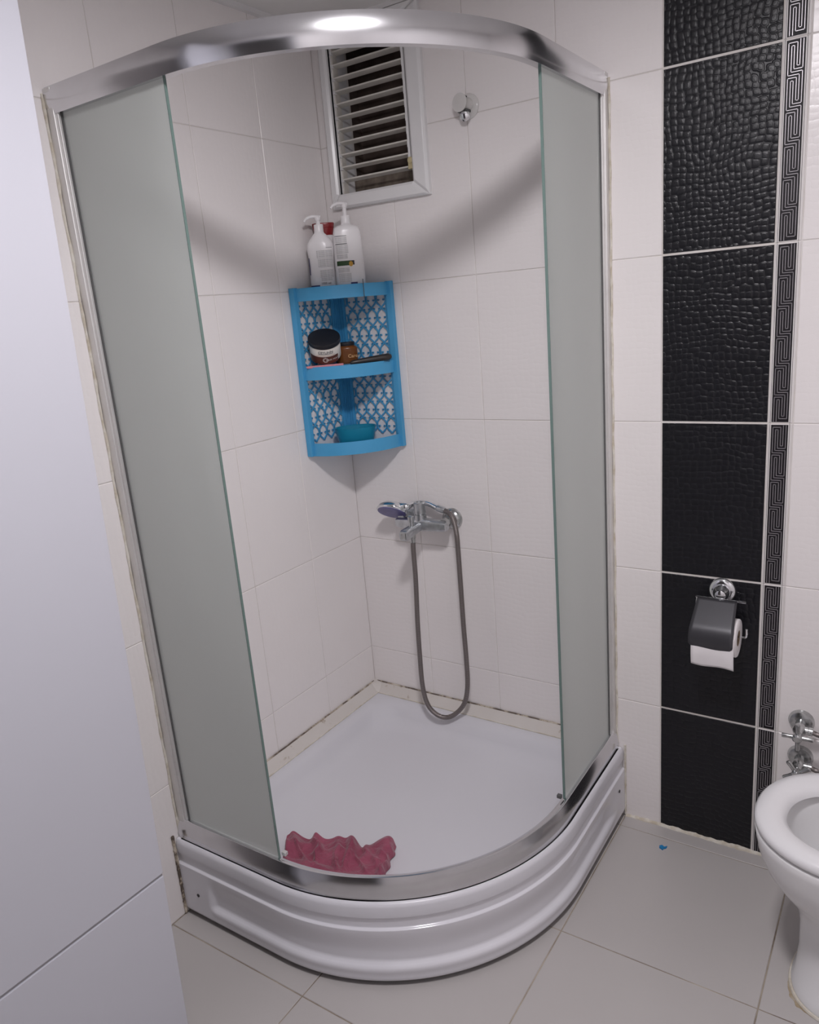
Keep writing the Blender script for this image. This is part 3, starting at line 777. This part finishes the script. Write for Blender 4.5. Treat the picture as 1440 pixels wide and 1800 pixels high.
# pink flat comb under the jar
Pk = lateral(-.052, .162, ZM)
pk = thing('pink_comb', 'flat pink plastic comb lying under the white hair mask jar', 'comb', Pk)
mb = MB().box(-.058, .050, -.006, .012, .0002, .0065, Matrix.Rotation(RZ + .02, 3, 'Z'), Pk + Vector((.014, -.012, .0)))
build('comb_back', mb, 'pink', pk, bevel=.0015)
mb = MB()
for k in range(26): mb.box(-.055 + .004 * k, -.0528 + .004 * k, .010, .030, .0006, .0034, Matrix.Rotation(RZ + .02, 3, 'Z'), Pk + Vector((.014, -.012, .0)))
build('comb_teeth', mb, 'pink', pk)['kind'] = 'stuff'
# hair mask jar
J = lateral(-.0480, .132, ZM + .0298)
jar = thing('cosmetic_jar', 'white and brown cosmetic jar with a wide black lid on the middle shelf', 'jar', J)
ja, rzJ = .0460, RZ - .05
tilt = 0
def jl(prof): return MB().lathe(prof, J, n=44)
build('jar_body', jl([(.041, 0), (.044, .002), (.0458, .006), (.0460, .050), (.044, .053)]), 'cream_print', jar, smooth=True)
build('lid', jl([(.0468, .0505), (.0478, .052), (.0478, .062), (.0470, .0645), (.044, .0655)]), 'black_plastic', jar, smooth=True)
patch(jar, 'label_band', J, rzJ, ja, ja, 2, -.93, .80, .0015, .0255, 'brown_print', .0004, 24)
wrap_text(jar, 'label_text', 'CEYLINN', .0105, J, rzJ, ja, ja, 2, .06, .0365, 'grey_print', bold=.0002)
patch(jar, 'label_rule', J, rzJ, ja, ja, 2, -.42, .50, .0335, .0350, 'grey_print', .0006)
patch(jar, 'label_rule', J, rzJ, ja, ja, 2, -.55, .62, .0285, .0293, 'gold_print', .0006)
wrap_text(jar, 'label_text', 'HAIR MASK', .0078, J, rzJ, ja, ja, 2, .47, .012, 'cream_print', .0012)
m_ = MB(); R = Matrix.Rotation(rzJ, 3, 'Z')
for k in range(12):
    t = 2 * PI * k / 12
    for (r0, r1, w_) in ((.0045, .0088, .0022),):
        ca, sa = math.cos(t), math.sin(t); pts = []
        for (r, ww) in ((r0, .0008), ((r0 + r1) / 2, w_ / 2), (r1, .0003)):
            pts.append((r * ca - ww * sa, r * sa + ww * ca, r * ca + ww * sa, r * sa - ww * ca))
        ring = [(p[0], p[1]) for p in pts] + [(p[2], p[3]) for p in reversed(pts)]
        out = []
        for (x, z) in ring:
            u = .02 + x / ja; out.append(J + R @ Vector((u * (ja + .0012), -(ja + .0012) * math.sqrt(1 - u * u), .0150 + z)))
        m_.add(out, [tuple(range(6))])
build('label_flower', m_, 'cream_print', jar)
jar.rotation_mode = 'QUATERNION'
jar.rotation_quaternion = Matrix.Rotation(math.radians(30), 3, Vector((.78, .625, 0))).to_quaternion()
# amber jar
K = lateral(.0150, .096, ZM)
aj = thing('amber_jar', 'small amber brown jar with a black lid behind the hair mask jar', 'jar', K)
build('jar_body', MB().loft([(0, .030, .026, 3), (.003, .033, .028, 3), (.045, .033, .028, 3), (.050, .030, .026, 2.8), (.053, .024, .022, 2.4)], at=K, rz=RZ), 'amber', aj, smooth=True)
build('lid', MB().loft([(.052, .025, .023, 2.2), (.054, .026, .024, 2.2), (.062, .026, .024, 2.2), (.0635, .0245, .0225, 2.2)], at=K, rz=RZ), 'black_plastic', aj, smooth=True)
patch(aj, 'label_band', K, RZ, .033, .028, 3, -.4, .92, .004, .036, 'gold_print' if False else 'amber', .0004)
wrap_text(aj, 'label_text', 'Care', .014, K, RZ, .033, .028, 3, .50, .018, 'gold_print', bold=.0003)
# dark comb / brush leaning towards the right end
D0 = px(616, 638, 1, -.130); D1 = px(688, 626, 1, -.034)
cb = thing('hair_brush', 'slim dark brown hairbrush lying along the middle shelf', 'brush', lateral(.07, .15, ZM))
pts = [D0.lerp(D1, t) for t in (0, .06, .2, .4, .6, .8, .94, 1)]
build('handle', MB().tube(pts, [.004, .0070, .0080, .0090, .0100, .0105, .0100, .005], 10), 'dark_comb', cb, smooth=True)
mb = MB()
for k in range(16):
    p = D0.lerp(D1, .42 + .034 * k); mb.cyl(p, p + Vector((.003, -.002, -.014)), .0010, .0008, 5)
build('bristles', mb, 'black_plastic', cb)['kind'] = 'stuff'
# soap dish on the bottom shelf
ZB = tiers[2][1] + .012
Sd = lateral(.018, .128, ZB)
sd = thing('soap_dish', 'teal translucent oval soap dish on the bottom shelf', 'soap dish', Sd)
build('dish', MB().loft([(0, .044, .030, 2.3), (.003, .050, .034, 2.3), (.032, .058, .042, 2.3), (.057, .063, .045, 2.3), (.060, .064, .046, 2.3), (.058, .060, .042, 2.3), (.020, .055, .037, 2.3), (.010, .044, .030, 2.3)], at=Sd, rz=RZ), 'soap_dish', sd, smooth=True)
build('soap', MB().loft([(.011, .026, .016, 2.4), (.016, .034, .022, 2.4), (.034, .034, .022, 2.4), (.041, .026, .014, 2.4)], at=Sd, rz=RZ + .1), 'blue', sd, smooth=True)

# ------------------------------------------------------------------ wall hook (shower head holder)
hk = thing('wall_hook', 'clear plastic wall hook with a chrome knob beside the vent window', 'hook', (.497, 0, 2.0))
build('disc', MB().lathe([(.031, 0), (.031, .002), (.028, .005), (.020, .0065)], (.500, -.0002, 2.000), (0, -1, 0), 36), 'clear_plastic', hk, smooth=True)
build('bracket', MB().lathe([(.018, .005), (.0165, .010), (.0165, .030), (.0215, .036), (.0225, .040), (.018, .041)], (.500, -.0002, 2.003), (-.12, -1, .05), 28), 'clear_plastic', hk, smooth=True)
build('knob', MB().lathe([(.006, -.006), (.0135, .0), (.0135, .012), (.0115, .017), (.006, .019)], (.497, -.014, 1.978), (.30, -1, -.35), 24), 'chrome', hk, smooth=True)
build('screw', MB().lathe([(.0038, 0), (.0038, .0015), (.002, .002)], (.497, -.0055, 2.022), (0, -1, 0), 12), 'screw', hk, smooth=True)
build('clip', MB().box(.482, .510, -.030, -.006, 1.984, 1.991), 'rubber', hk, bevel=.002)

# ------------------------------------------------------------------ mixer tap, hand shower, hose
mx = thing('shower_mixer', 'chrome shower mixer tap mounted low on the white tiles', 'tap', (.288, 0, .875))
def flange(x, z): return MB().lathe([(.034, 0), (.034, .003), (.031, .010), (.020, .017), (.014, .019)], (x, -.0003, z), (0, -1, 0), 32)
build('flange', flange(.214, .878), 'dull_chrome', mx, smooth=True)
build('flange', flange(.366, .876), 'old_chrome', mx, smooth=True)
build('union_nut', MB().lathe([(.0165, .012), (.0165, .036)], (.214, 0, .878), (0, -1, 0), 6).lathe([(.013, .03), (.013, .058)], (.214, 0, .878), (0, -1, 0), 16), 'dull_chrome', mx)
build('union_nut', MB().lathe([(.0165, .012), (.0165, .036)], (.366, 0, .876), (0, -1, 0), 6).lathe([(.013, .03), (.013, .058)], (.366, 0, .876), (0, -1, 0), 16), 'old_chrome', mx)
q = Matrix.Rotation(PI / 2, 3, 'Y')
secs = [(-.086, .014, .013), (-.078, .0165, .0155), (-.03, .0185, .0185), (0, .021, .0205), (.03, .0185, .0185), (.082, .0165, .0155), (.092, .0135, .013)]
m_ = MB(); rings = []
for (sx, a, b) in secs:
    rings.append([Vector((.286 + sx, -.058 + a * math.copysign(abs(math.cos(2 * PI * j / 28)) ** .6, math.cos(2 * PI * j / 28)), .868 + b * math.copysign(abs(math.sin(2 * PI * j / 28)) ** .6, math.sin(2 * PI * j / 28)))) for j in range(28)])
m_.rings(rings)
build('body', m_, 'dull_chrome', mx, smooth=True)
build('cartridge', MB().lathe([(.0195, -.005), (.0185, .022), (.0155, .023), (.0155, .026), (.0185, .027), (.0180, .052), (.0185, .053), (.0185, .058), (.0165, .060), (.0105, .060), (.0105, .057)], (.286, -.058, .878), (0, 0, 1), 28), 'dull_chrome', mx, smooth=True)
m_ = MB(); rings = []
for (yy, hw, hz, zc) in ((-.050, .0155, .0150, .866), (-.085, .0140, .0140, .864), (-.120, .0150, .0150, .861), (-.148, .0160, .0165, .858), (-.156, .0140, .0145, .857)):
    rings.append([Vector((.285 + hw * math.copysign(abs(math.cos(2 * PI * j / 24)) ** .5, math.cos(2 * PI * j / 24)), yy, zc + hz * math.copysign(abs(math.sin(2 * PI * j / 24)) ** .5, math.sin(2 * PI * j / 24)))) for j in range(24)])
m_.rings(rings); build('spout', m_, 'dull_chrome', mx, smooth=True)
build('spout_plate', MB().box(.2755, .2945, -.1580, -.1545, .847, .868), 'old_chrome', mx, bevel=.002)
build('diverter', MB().lathe([(.0090, .0), (.0090, .016), (.0105, .017), (.0105, .034), (.008, .036)], (.285, -.108, .872), (0, 0, 1), 18), 'dull_chrome', mx, smooth=True)
build('hose_outlet', MB().lathe([(.010, 0), (.010, -.012), (.0088, -.013), (.0088, -.026)], (.285, -.108, .850), (0, 0, 1), 18), 'old_chrome', mx, smooth=True)
# hand shower resting behind the cartridge
hs = thing('hand_shower', 'chrome hand shower with a violet face resting on the mixer tap', 'shower head', (.25, -.04, .90))
hc = Vector((.190, -.070, .905)); hn = Vector((.06, -.62, -.785)).normalized()
ux = Vector((1, -.12, .12)); ux = (ux - hn * ux.dot(hn)).normalized(); uy = hn.cross(ux)
def hring(r, h, e=1.12): return [hc + ux * (r * e * math.cos(2 * PI * j / 36)) + uy * (r * math.sin(2 * PI * j / 36)) + hn * h for j in range(36)]
build('head', MB().rings([hring(.012, -.026), hring(.030, -.022), hring(.042, -.012), hring(.046, -.002), hring(.046, .002), hring(.043, .0045)]), 'chrome', hs, smooth=True, sharp=60)
build('face_plate', MB().rings([hring(.0425, .003), hring(.0415, .0065), hring(.03, .0075), hring(.01, .008)]), 'face_plate', hs, smooth=True)
hp = bezier([hc + ux * .030 - hn * .013, hc + ux * .055 - hn * .012, (.262, -.036, .926), (.300, -.030, .925), (.338, -.038, .917)], 8)
build('handle', MB().tube(hp, [.0155 - .006 * min(1, k / 14) for k in range(len(hp))], 14), 'chrome', hs, smooth=True)
build('hose_nut', MB().lathe([(.0095, 0), (.0105, .003), (.0105, .024), (.0085, .030)], (.336, -.038, .9175), (1, -.12, -.18), 14), 'dull_chrome', hs, smooth=True)
# hose
hz = [Vector((.362, -.041, .9125)), Vector((.382, -.046, .907)), Vector((.403, -.058, .889))]
for (u, v) in ((803, 940), (806, 975), (810, 1030), (815, 1100), (820, 1160), (822, 1205), (817, 1235)): hz.append(px(u, v, 1, -.068))
for (u, v, yy) in ((803, 1253, -.078), (786, 1261, -.090), (768, 1256, -.100), (752, 1238, -.106), (743, 1205, -.108), (738, 1150, -.109), (734, 1090, -.109), (731, 1020, -.109), (727, 970, -.108)): hz.append(px(u, v, 1, yy))
hz.append(Vector((.285, -.108, .828)))
ho = tag(build('shower_hose', MB().tube(bezier(hz, 10), .0075, 12), 'hose', smooth=True), 'grey metal shower hose hanging in a long loop from the mixer tap', 'hose')

# ------------------------------------------------------------------ toilet paper holder and roll
tp = thing('toilet_paper_holder', 'chrome paper holder with a smoked metal cover on the black tile', 'paper holder', (1.155, 0, .755))
build('flange', MB().lathe([(.033, 0), (.033, .003), (.029, .008), (.023, .010)], (1.152, -.0003, .752), (0, -1, 0), 36), 'chrome', tp, smooth=True)
build('knob', MB().lathe([(.020, .008), (.021, .014), (.019, .024), (.014, .030), (.013, .036), (.009, .038)], (1.152, -.0003, .752), (0.05, -1, -.05), 28), 'chrome', tp, smooth=True)
WY = -.040
build('wire', MB().tube([(1.096, WY, .742), (1.216, WY, .742)], .0026, 8), 'chrome', tp, smooth=True)
RC = Vector((1.151, -.062, .658))
build('wire', MB().tube(bezier([(1.100, WY, .742), (1.096, WY - .004, .70), (1.096, RC.y, RC.z + .004), (1.101, RC.y, RC.z), (1.15, RC.y, RC.z), (1.212, RC.y, RC.z), (1.222, RC.y, RC.z + .004), (1.223, RC.y, RC.z + .024)], 6), .0026, 8), 'chrome', tp, smooth=True)
cp = []; ccy, ccz, crr = RC.y, RC.z - .004, .0535
py_, pz_ = WY - .006, .744
dd = math.hypot(py_ - ccy, pz_ - ccz); th0 = math.atan2(pz_ - ccz, -(py_ - ccy)) - math.acos(crr / dd)
for k in range(25):
    t = k / 24
    if t < .4:
        a = t / .4; y, z = py_ + (ccy - crr * math.cos(th0) - py_) * a, pz_ + (ccz + crr * math.sin(th0) - pz_) * a
    else:
        a = (t - .4) / .6; ang = th0 + (math.radians(-20) - th0) * a; y, z = ccy - crr * math.cos(ang), ccz + crr * math.sin(ang)
    cp.append((y, z))
m_ = MB(); rows = []
for i, (y, z) in enumerate(cp):
    t = i / 24; hw = .0525 if t > .5 else .0475 + .005 * t / .5
    if t > .86: hw -= .014 * ((t - .86) / .14) ** 2.2
    rows.append([Vector((RC.x - .002 + hw * (2 * k / 12 - 1), y, z)) for k in range(13)])
m_.rings(rows, False, False, closed=False)
cov = build('cover', m_, 'tin_cover', tp, smooth=True)
sm = cov.modifiers.new('thickness', 'SOLIDIFY'); sm.thickness = .0014; sm.offset = 1
roll = thing('toilet_paper_roll', 'white toilet paper roll with a loose sheet hanging under the holder cover', 'paper roll', (RC.x, RC.y, .60))
x0, x1 = 1.101, 1.205
m_ = MB(); n = 40
def cr(r, x): return [Vector((x, RC.y + r * math.cos(2 * PI * j / n), RC.z - .004 + r * math.sin(2 * PI * j / n))) for j in range(n)]
build('roll', MB().rings([cr(.0205, x0), cr(.046, x0), cr(.048, x0 + .002), cr(.048, x1 - .002), cr(.046, x1), cr(.0205, x1), cr(.0205, x0)], False, False), 'paper', roll, smooth=True, sharp=50)
build('core', MB().rings([cr(.0205, x0 + .001), cr(.0205, x1 - .0005), cr(.0185, x1 - .0005), cr(.0185, x0 + .001), cr(.0205, x0 + .001)], False, False), 'cardboard', roll, smooth=True, sharp=50)
m_ = MB(); rows = []
for i in range(15):
    t = i / 14; z = RC.z + .012 - .080 * t; y = RC.y - .0492 - .004 * math.sin(t * 2.6) + .006 * max(0, t - .6)
    rows.append([Vector((x0 + .0015 + (x1 - x0 - .003) * k / 12 + .001 * t, y - .0018 * math.sin(k * .55 + t * 2) * t, z - .004 * t * k / 12 * 1.0 - .003 * t * math.sin(k * .5))) for k in range(13)])
m_.rings(rows, False, False, closed=False)
sh = build('loose_sheet', m_, 'paper', roll, smooth=True)
sm = sh.modifiers.new('thickness', 'SOLIDIFY'); sm.thickness = .0008

# ------------------------------------------------------------------ angle valves
def valve(x, z, ang, mat, label, drop):
    v = thing('angle_valve', label, 'valve', (x, 0, z))
    build('flange', MB().lathe([(.030, 0), (.030, .002), (.026, .010), (.016, .014)], (x, -.0003, z), (0, -1, 0), 32), mat, v, smooth=True)
    build('body', MB().lathe([(.0125, .008), (.0125, .030), (.0145, .031), (.0145, .046), (.012, .050), (.0095, .060)], (x, -.0003, z), (0, -1, -.12), 20).lathe([(.0095, 0), (.0095, .020), (.011, .021), (.011, .030)], (x, -.036, z - .004), (1, 0, -.05), 16), mat, v, smooth=True)
    hub = Vector((x, -.066, z - .010))
    h = build('handle', MB().lathe([(.010, -.008), (.0115, -.002), (.0115, .010), (.008, .013)], hub, (0, -1, -.12), 20), mat, v, smooth=True)
    for k in range(4):
        a = ang + k * PI / 2; d = Vector((math.cos(a), 0, math.sin(a)))
        build('spoke', MB().lathe([(.0058, .006), (.0052, .020), (.0060, .032), (.0050, .035)], hub + Vector((0, -.002, 0)), d, 12), mat, h, smooth=True)
    fh = bezier([(x + .026, -.036, z - .006), (x + .045, -.038, z - .010), (x + .075, -.05, z + drop * .4), (x + .11, -.055, z + drop)], 8)
    build('supply_hose', MB().tube(fh, .0062, 10), 'hose', v, smooth=True)
    return v
valve(1.348, .428, .03, 'old_chrome', 'upper worn chrome angle valve with a cross handle above the toilet', -.02)
valve(1.350, .328, .62, 'old_chrome', 'lower tarnished angle valve half hidden by the toilet rim', -.015)

# ------------------------------------------------------------------ toilet
TX, TY = 1.492, -.365
toilet = thing('toilet', 'white ceramic toilet with an open oval seat', 'toilet', (TX, TY, 0))
def oval(rx, ryf, ryb, z, cx=TX, cy=TY, n=64, e=2.15):
    out = []
    for j in range(n):
        t = 2 * PI * j / n; c, s_ = math.cos(t), math.sin(t)
        ry = ryf if s_ < 0 else ryb
        out.append(Vector((cx + rx * math.copysign(abs(c) ** (2 / e), c), cy + ry * math.copysign(abs(s_) ** (2 / e), s_), z)))
    return out
ex = [oval(.098, .105, .150, .0), oval(.100, .108, .150, .012), oval(.094, .098, .150, .022), oval(.088, .080, .150, .10), oval(.090, .075, .152, .17), oval(.100, .088, .155, .215), oval(.135, .122, .165, .260), oval(.162, .148, .172, .300), oval(.178, .160, .178, .340), oval(.184, .166, .182, .372), oval(.186, .168, .184, .388), oval(.182, .164, .180, .394),
      oval(.140, .122, .135, .394), oval(.134, .116, .128, .388), oval(.126, .108, .118, .35), oval(.112, .095, .100, .30), oval(.085, .07, .075, .25), oval(.05, .045, .045, .215)]
build('bowl', MB().rings(ex), 'ceramic', toilet, smooth=True, sharp=60)
build('water', MB().rings([oval(.083, .068, .073, .245), oval(.083, .068, .073, .247)]), 'water', toilet)
se = [oval(.184, .166, .180, .3985), oval(.187, .169, .183, .402), oval(.187, .169, .183, .412), oval(.181, .163, .177, .419), oval(.165, .147, .158, .4225), oval(.140, .120, .132, .419), oval(.128, .108, .120, .410), oval(.125, .105, .117, .4005), oval(.130, .110, .122, .3985), oval(.184, .166, .180, .3985)]
seat = build('seat', MB().rings(se, False, False), 'seat_plastic', toilet, smooth=True, sharp=60)
for sg in (-1, 1): build('bumper', MB().box(TX + sg * .1525 - .0125, TX + sg * .1525 + .0125, TY - .03, TY - .01, .392, .400), 'rubber', seat)
build('foot_sealant', MB().tube([p + Vector((0, 0, .002)) for p in oval(.101, .109, .150, .0)] + [oval(.101, .109, .150, .0)[0] + Vector((0, 0, .002))], .004, 6), 'silicone', toilet, smooth=True)
build('outlet_pipe', MB().cyl((TX, TY + .13, .16), (TX, -.001, .16), .05, n=24), 'ceramic', toilet, smooth=True)

# ------------------------------------------------------------------ towel in the tray
tow = None
fz = TZ - .078
back = [(503, 1500), (512, 1484), (530, 1480), (552, 1482), (575, 1484), (600, 1484), (622, 1494), (640, 1496), (665, 1490), (685, 1486), (697, 1490)]
front = [(500, 1524), (512, 1540), (532, 1548), (555, 1554), (578, 1560), (600, 1562), (622, 1563), (640, 1564), (655, 1562), (668, 1556), (680, 1545)]
Bk = bezier([px(u, v, 2, fz) for u, v in back], 9); Fr = bezier([px(u, v, 2, fz) for u, v in front], 9)
peaks = [(.08, .024, .05), (.17, .026, .05), (.335, .024, .030), (.47, .014, .06), (.575, .030, .045), (.73, .010, .035), (.90, .016, .09)]
NS, NT = 120, 56; rows = []; Hh = []; Pp = []
folds = [(.05, .30, .012, .035, .25), (.20, .16, .016, .030, -.10), (.33, .40, .014, .024, .12), (.47, .50, .018, .028, -.04), (.54, .55, .012, .016, .02), (.66, .60, .014, .030, -.22), (.80, .85, .012, .040, -.30), (.90, .80, .010, .030, -.35)]
for i in range(NT + 1):
    t = i / NT; hr = []; prw = []
    for j in range(NS + 1):
        s_ = j / NS; k = s_ * (len(Bk) - 1); k0 = int(k); k1 = min(k0 + 1, len(Bk) - 1); fr_ = k - k0
        prw.append(Fr[k0].lerp(Fr[k1], fr_).lerp(Bk[k0].lerp(Bk[k1], fr_), t))
        edge = max(0, min(1, s_ / .04, (1 - s_) / .04)) ** .5
        h = .012 + .014 * math.sin(PI * min(1, t * .8 + .2))
        sw = s_ + .05 * noise.noise(Vector((s_ * 3, t * 3, 5)))
        for (c, a, wd) in peaks: h += a * math.exp(-((sw - c) / wd) ** 2) * smoothstep(.15, .85, t)
        for (c, c2, a, wd, sl) in folds:
            d_ = sw - (c + sl * (t - .5)); h += a * max(0, 1 - abs(d_) / wd) ** 1.4 * math.exp(-((t - .42) / .30) ** 2)
        h += .010 * noise.noise(Vector((s_ * 6, t * 4, 3.1))) + .028 * (1 - smoothstep(0, .35, t)) * (.7 + .3 * math.sin(s_ * 7))
        hr.append(max(.003, h * edge))
    Hh.append(hr); Pp.append(prw)
for it in range(2):
    Hh = [[(Hh[i][j] * 2 + Hh[max(i - 1, 0)][j] + Hh[min(i + 1, NT)][j] + Hh[i][max(j - 1, 0)] + Hh[i][min(j + 1, NS)]) / 6 for j in range(NS + 1)] for i in range(NT + 1)]
for i in range(NT + 1):
    t = i / NT
    rows.append([Pp[i][j] + Vector((.008 * noise.noise(Vector((j / NS * 7, t * 5, 1))), .008 * noise.noise(Vector((j / NS * 7, t * 5, 2))), Hh[i][j])) for j in range(NS + 1)])
rows.append([Vector((p.x, p.y, fz - .001)) for p in rows[-1]])
rows.insert(0, [Vector((p.x, p.y, fz - .001)) for p in rows[0]])
tow = build('towel', MB().rings(rows, False, False, closed=False), 'towel', smooth=True, sharp=75)
tag(tow, 'crumpled dark pink cloth lying in the shower tray behind the rail', 'cloth')

# ------------------------------------------------------------------ scrap on the floor
c = px(1165, 1490, 2, 0.002); m_ = MB()
pts = [(-.010, .004), (-.004, .009), (.003, .006), (.010, .010), (.009, .002), (.004, -.002), (.002, -.009), (-.004, -.005), (-.008, -.004)]
m_.rings([[c + Vector((x, y, zz + .0012 * math.sin(9 * i))) for i, (x, y) in enumerate(pts)] for zz in (-.0025, .0012)])
tag(build('plastic_scrap', m_, 'chip'), 'tiny torn blue scrap on the floor tile near the black tiles', 'scrap')

# ------------------------------------------------------------------ stains and sealant where the tray and the toilet meet floor and walls
build('end_sealant', MB().tube([(.003 + .002 * noise.noise(Vector((k * .7, 1, 1))), -.912, .004 + .236 * k / 40) for k in range(41)], [.0042 + .0022 * noise.noise(Vector((k * .9, 3, 1))) for k in range(41)], 7), 'mould', tray, smooth=True)
build('end_sealant', MB().tube([(.8965, -.0025, .004 + .232 * k / 40) for k in range(41)], [.0030 + .0016 * noise.noise(Vector((k * .9, 5, 1))) for k in range(41)], 7), 'silicone', tray, smooth=True)
M['rust'] = grout_mat('rust_stain', (.34, .26, .15), (.47, .41, .33), 30)
def stain(cx, cy, pts):
    m_ = MB(); m_.rings([[Vector((cx + x, cy + y, z)) for x, y in pts] for z in (-.0005, .0004)]); return build('stain', m_, 'rust', floor)
for a0, a1, wmax in ((188, 250, .020),):
    inn, out = [], []
    for k in range(31):
        a = math.radians(a0 + (a1 - a0) * k / 30); f = math.sin(PI * k / 30)
        rr = 1 + (wmax / .1) * f * (.55 + .45 * noise.noise(Vector((k * .35, 2, 2))))
        inn.append((.099 * math.cos(a), .106 * math.sin(a))); out.append((.102 * rr * math.cos(a), .110 * rr * math.sin(a)))
    stain(TX, TY, inn + out[::-1])
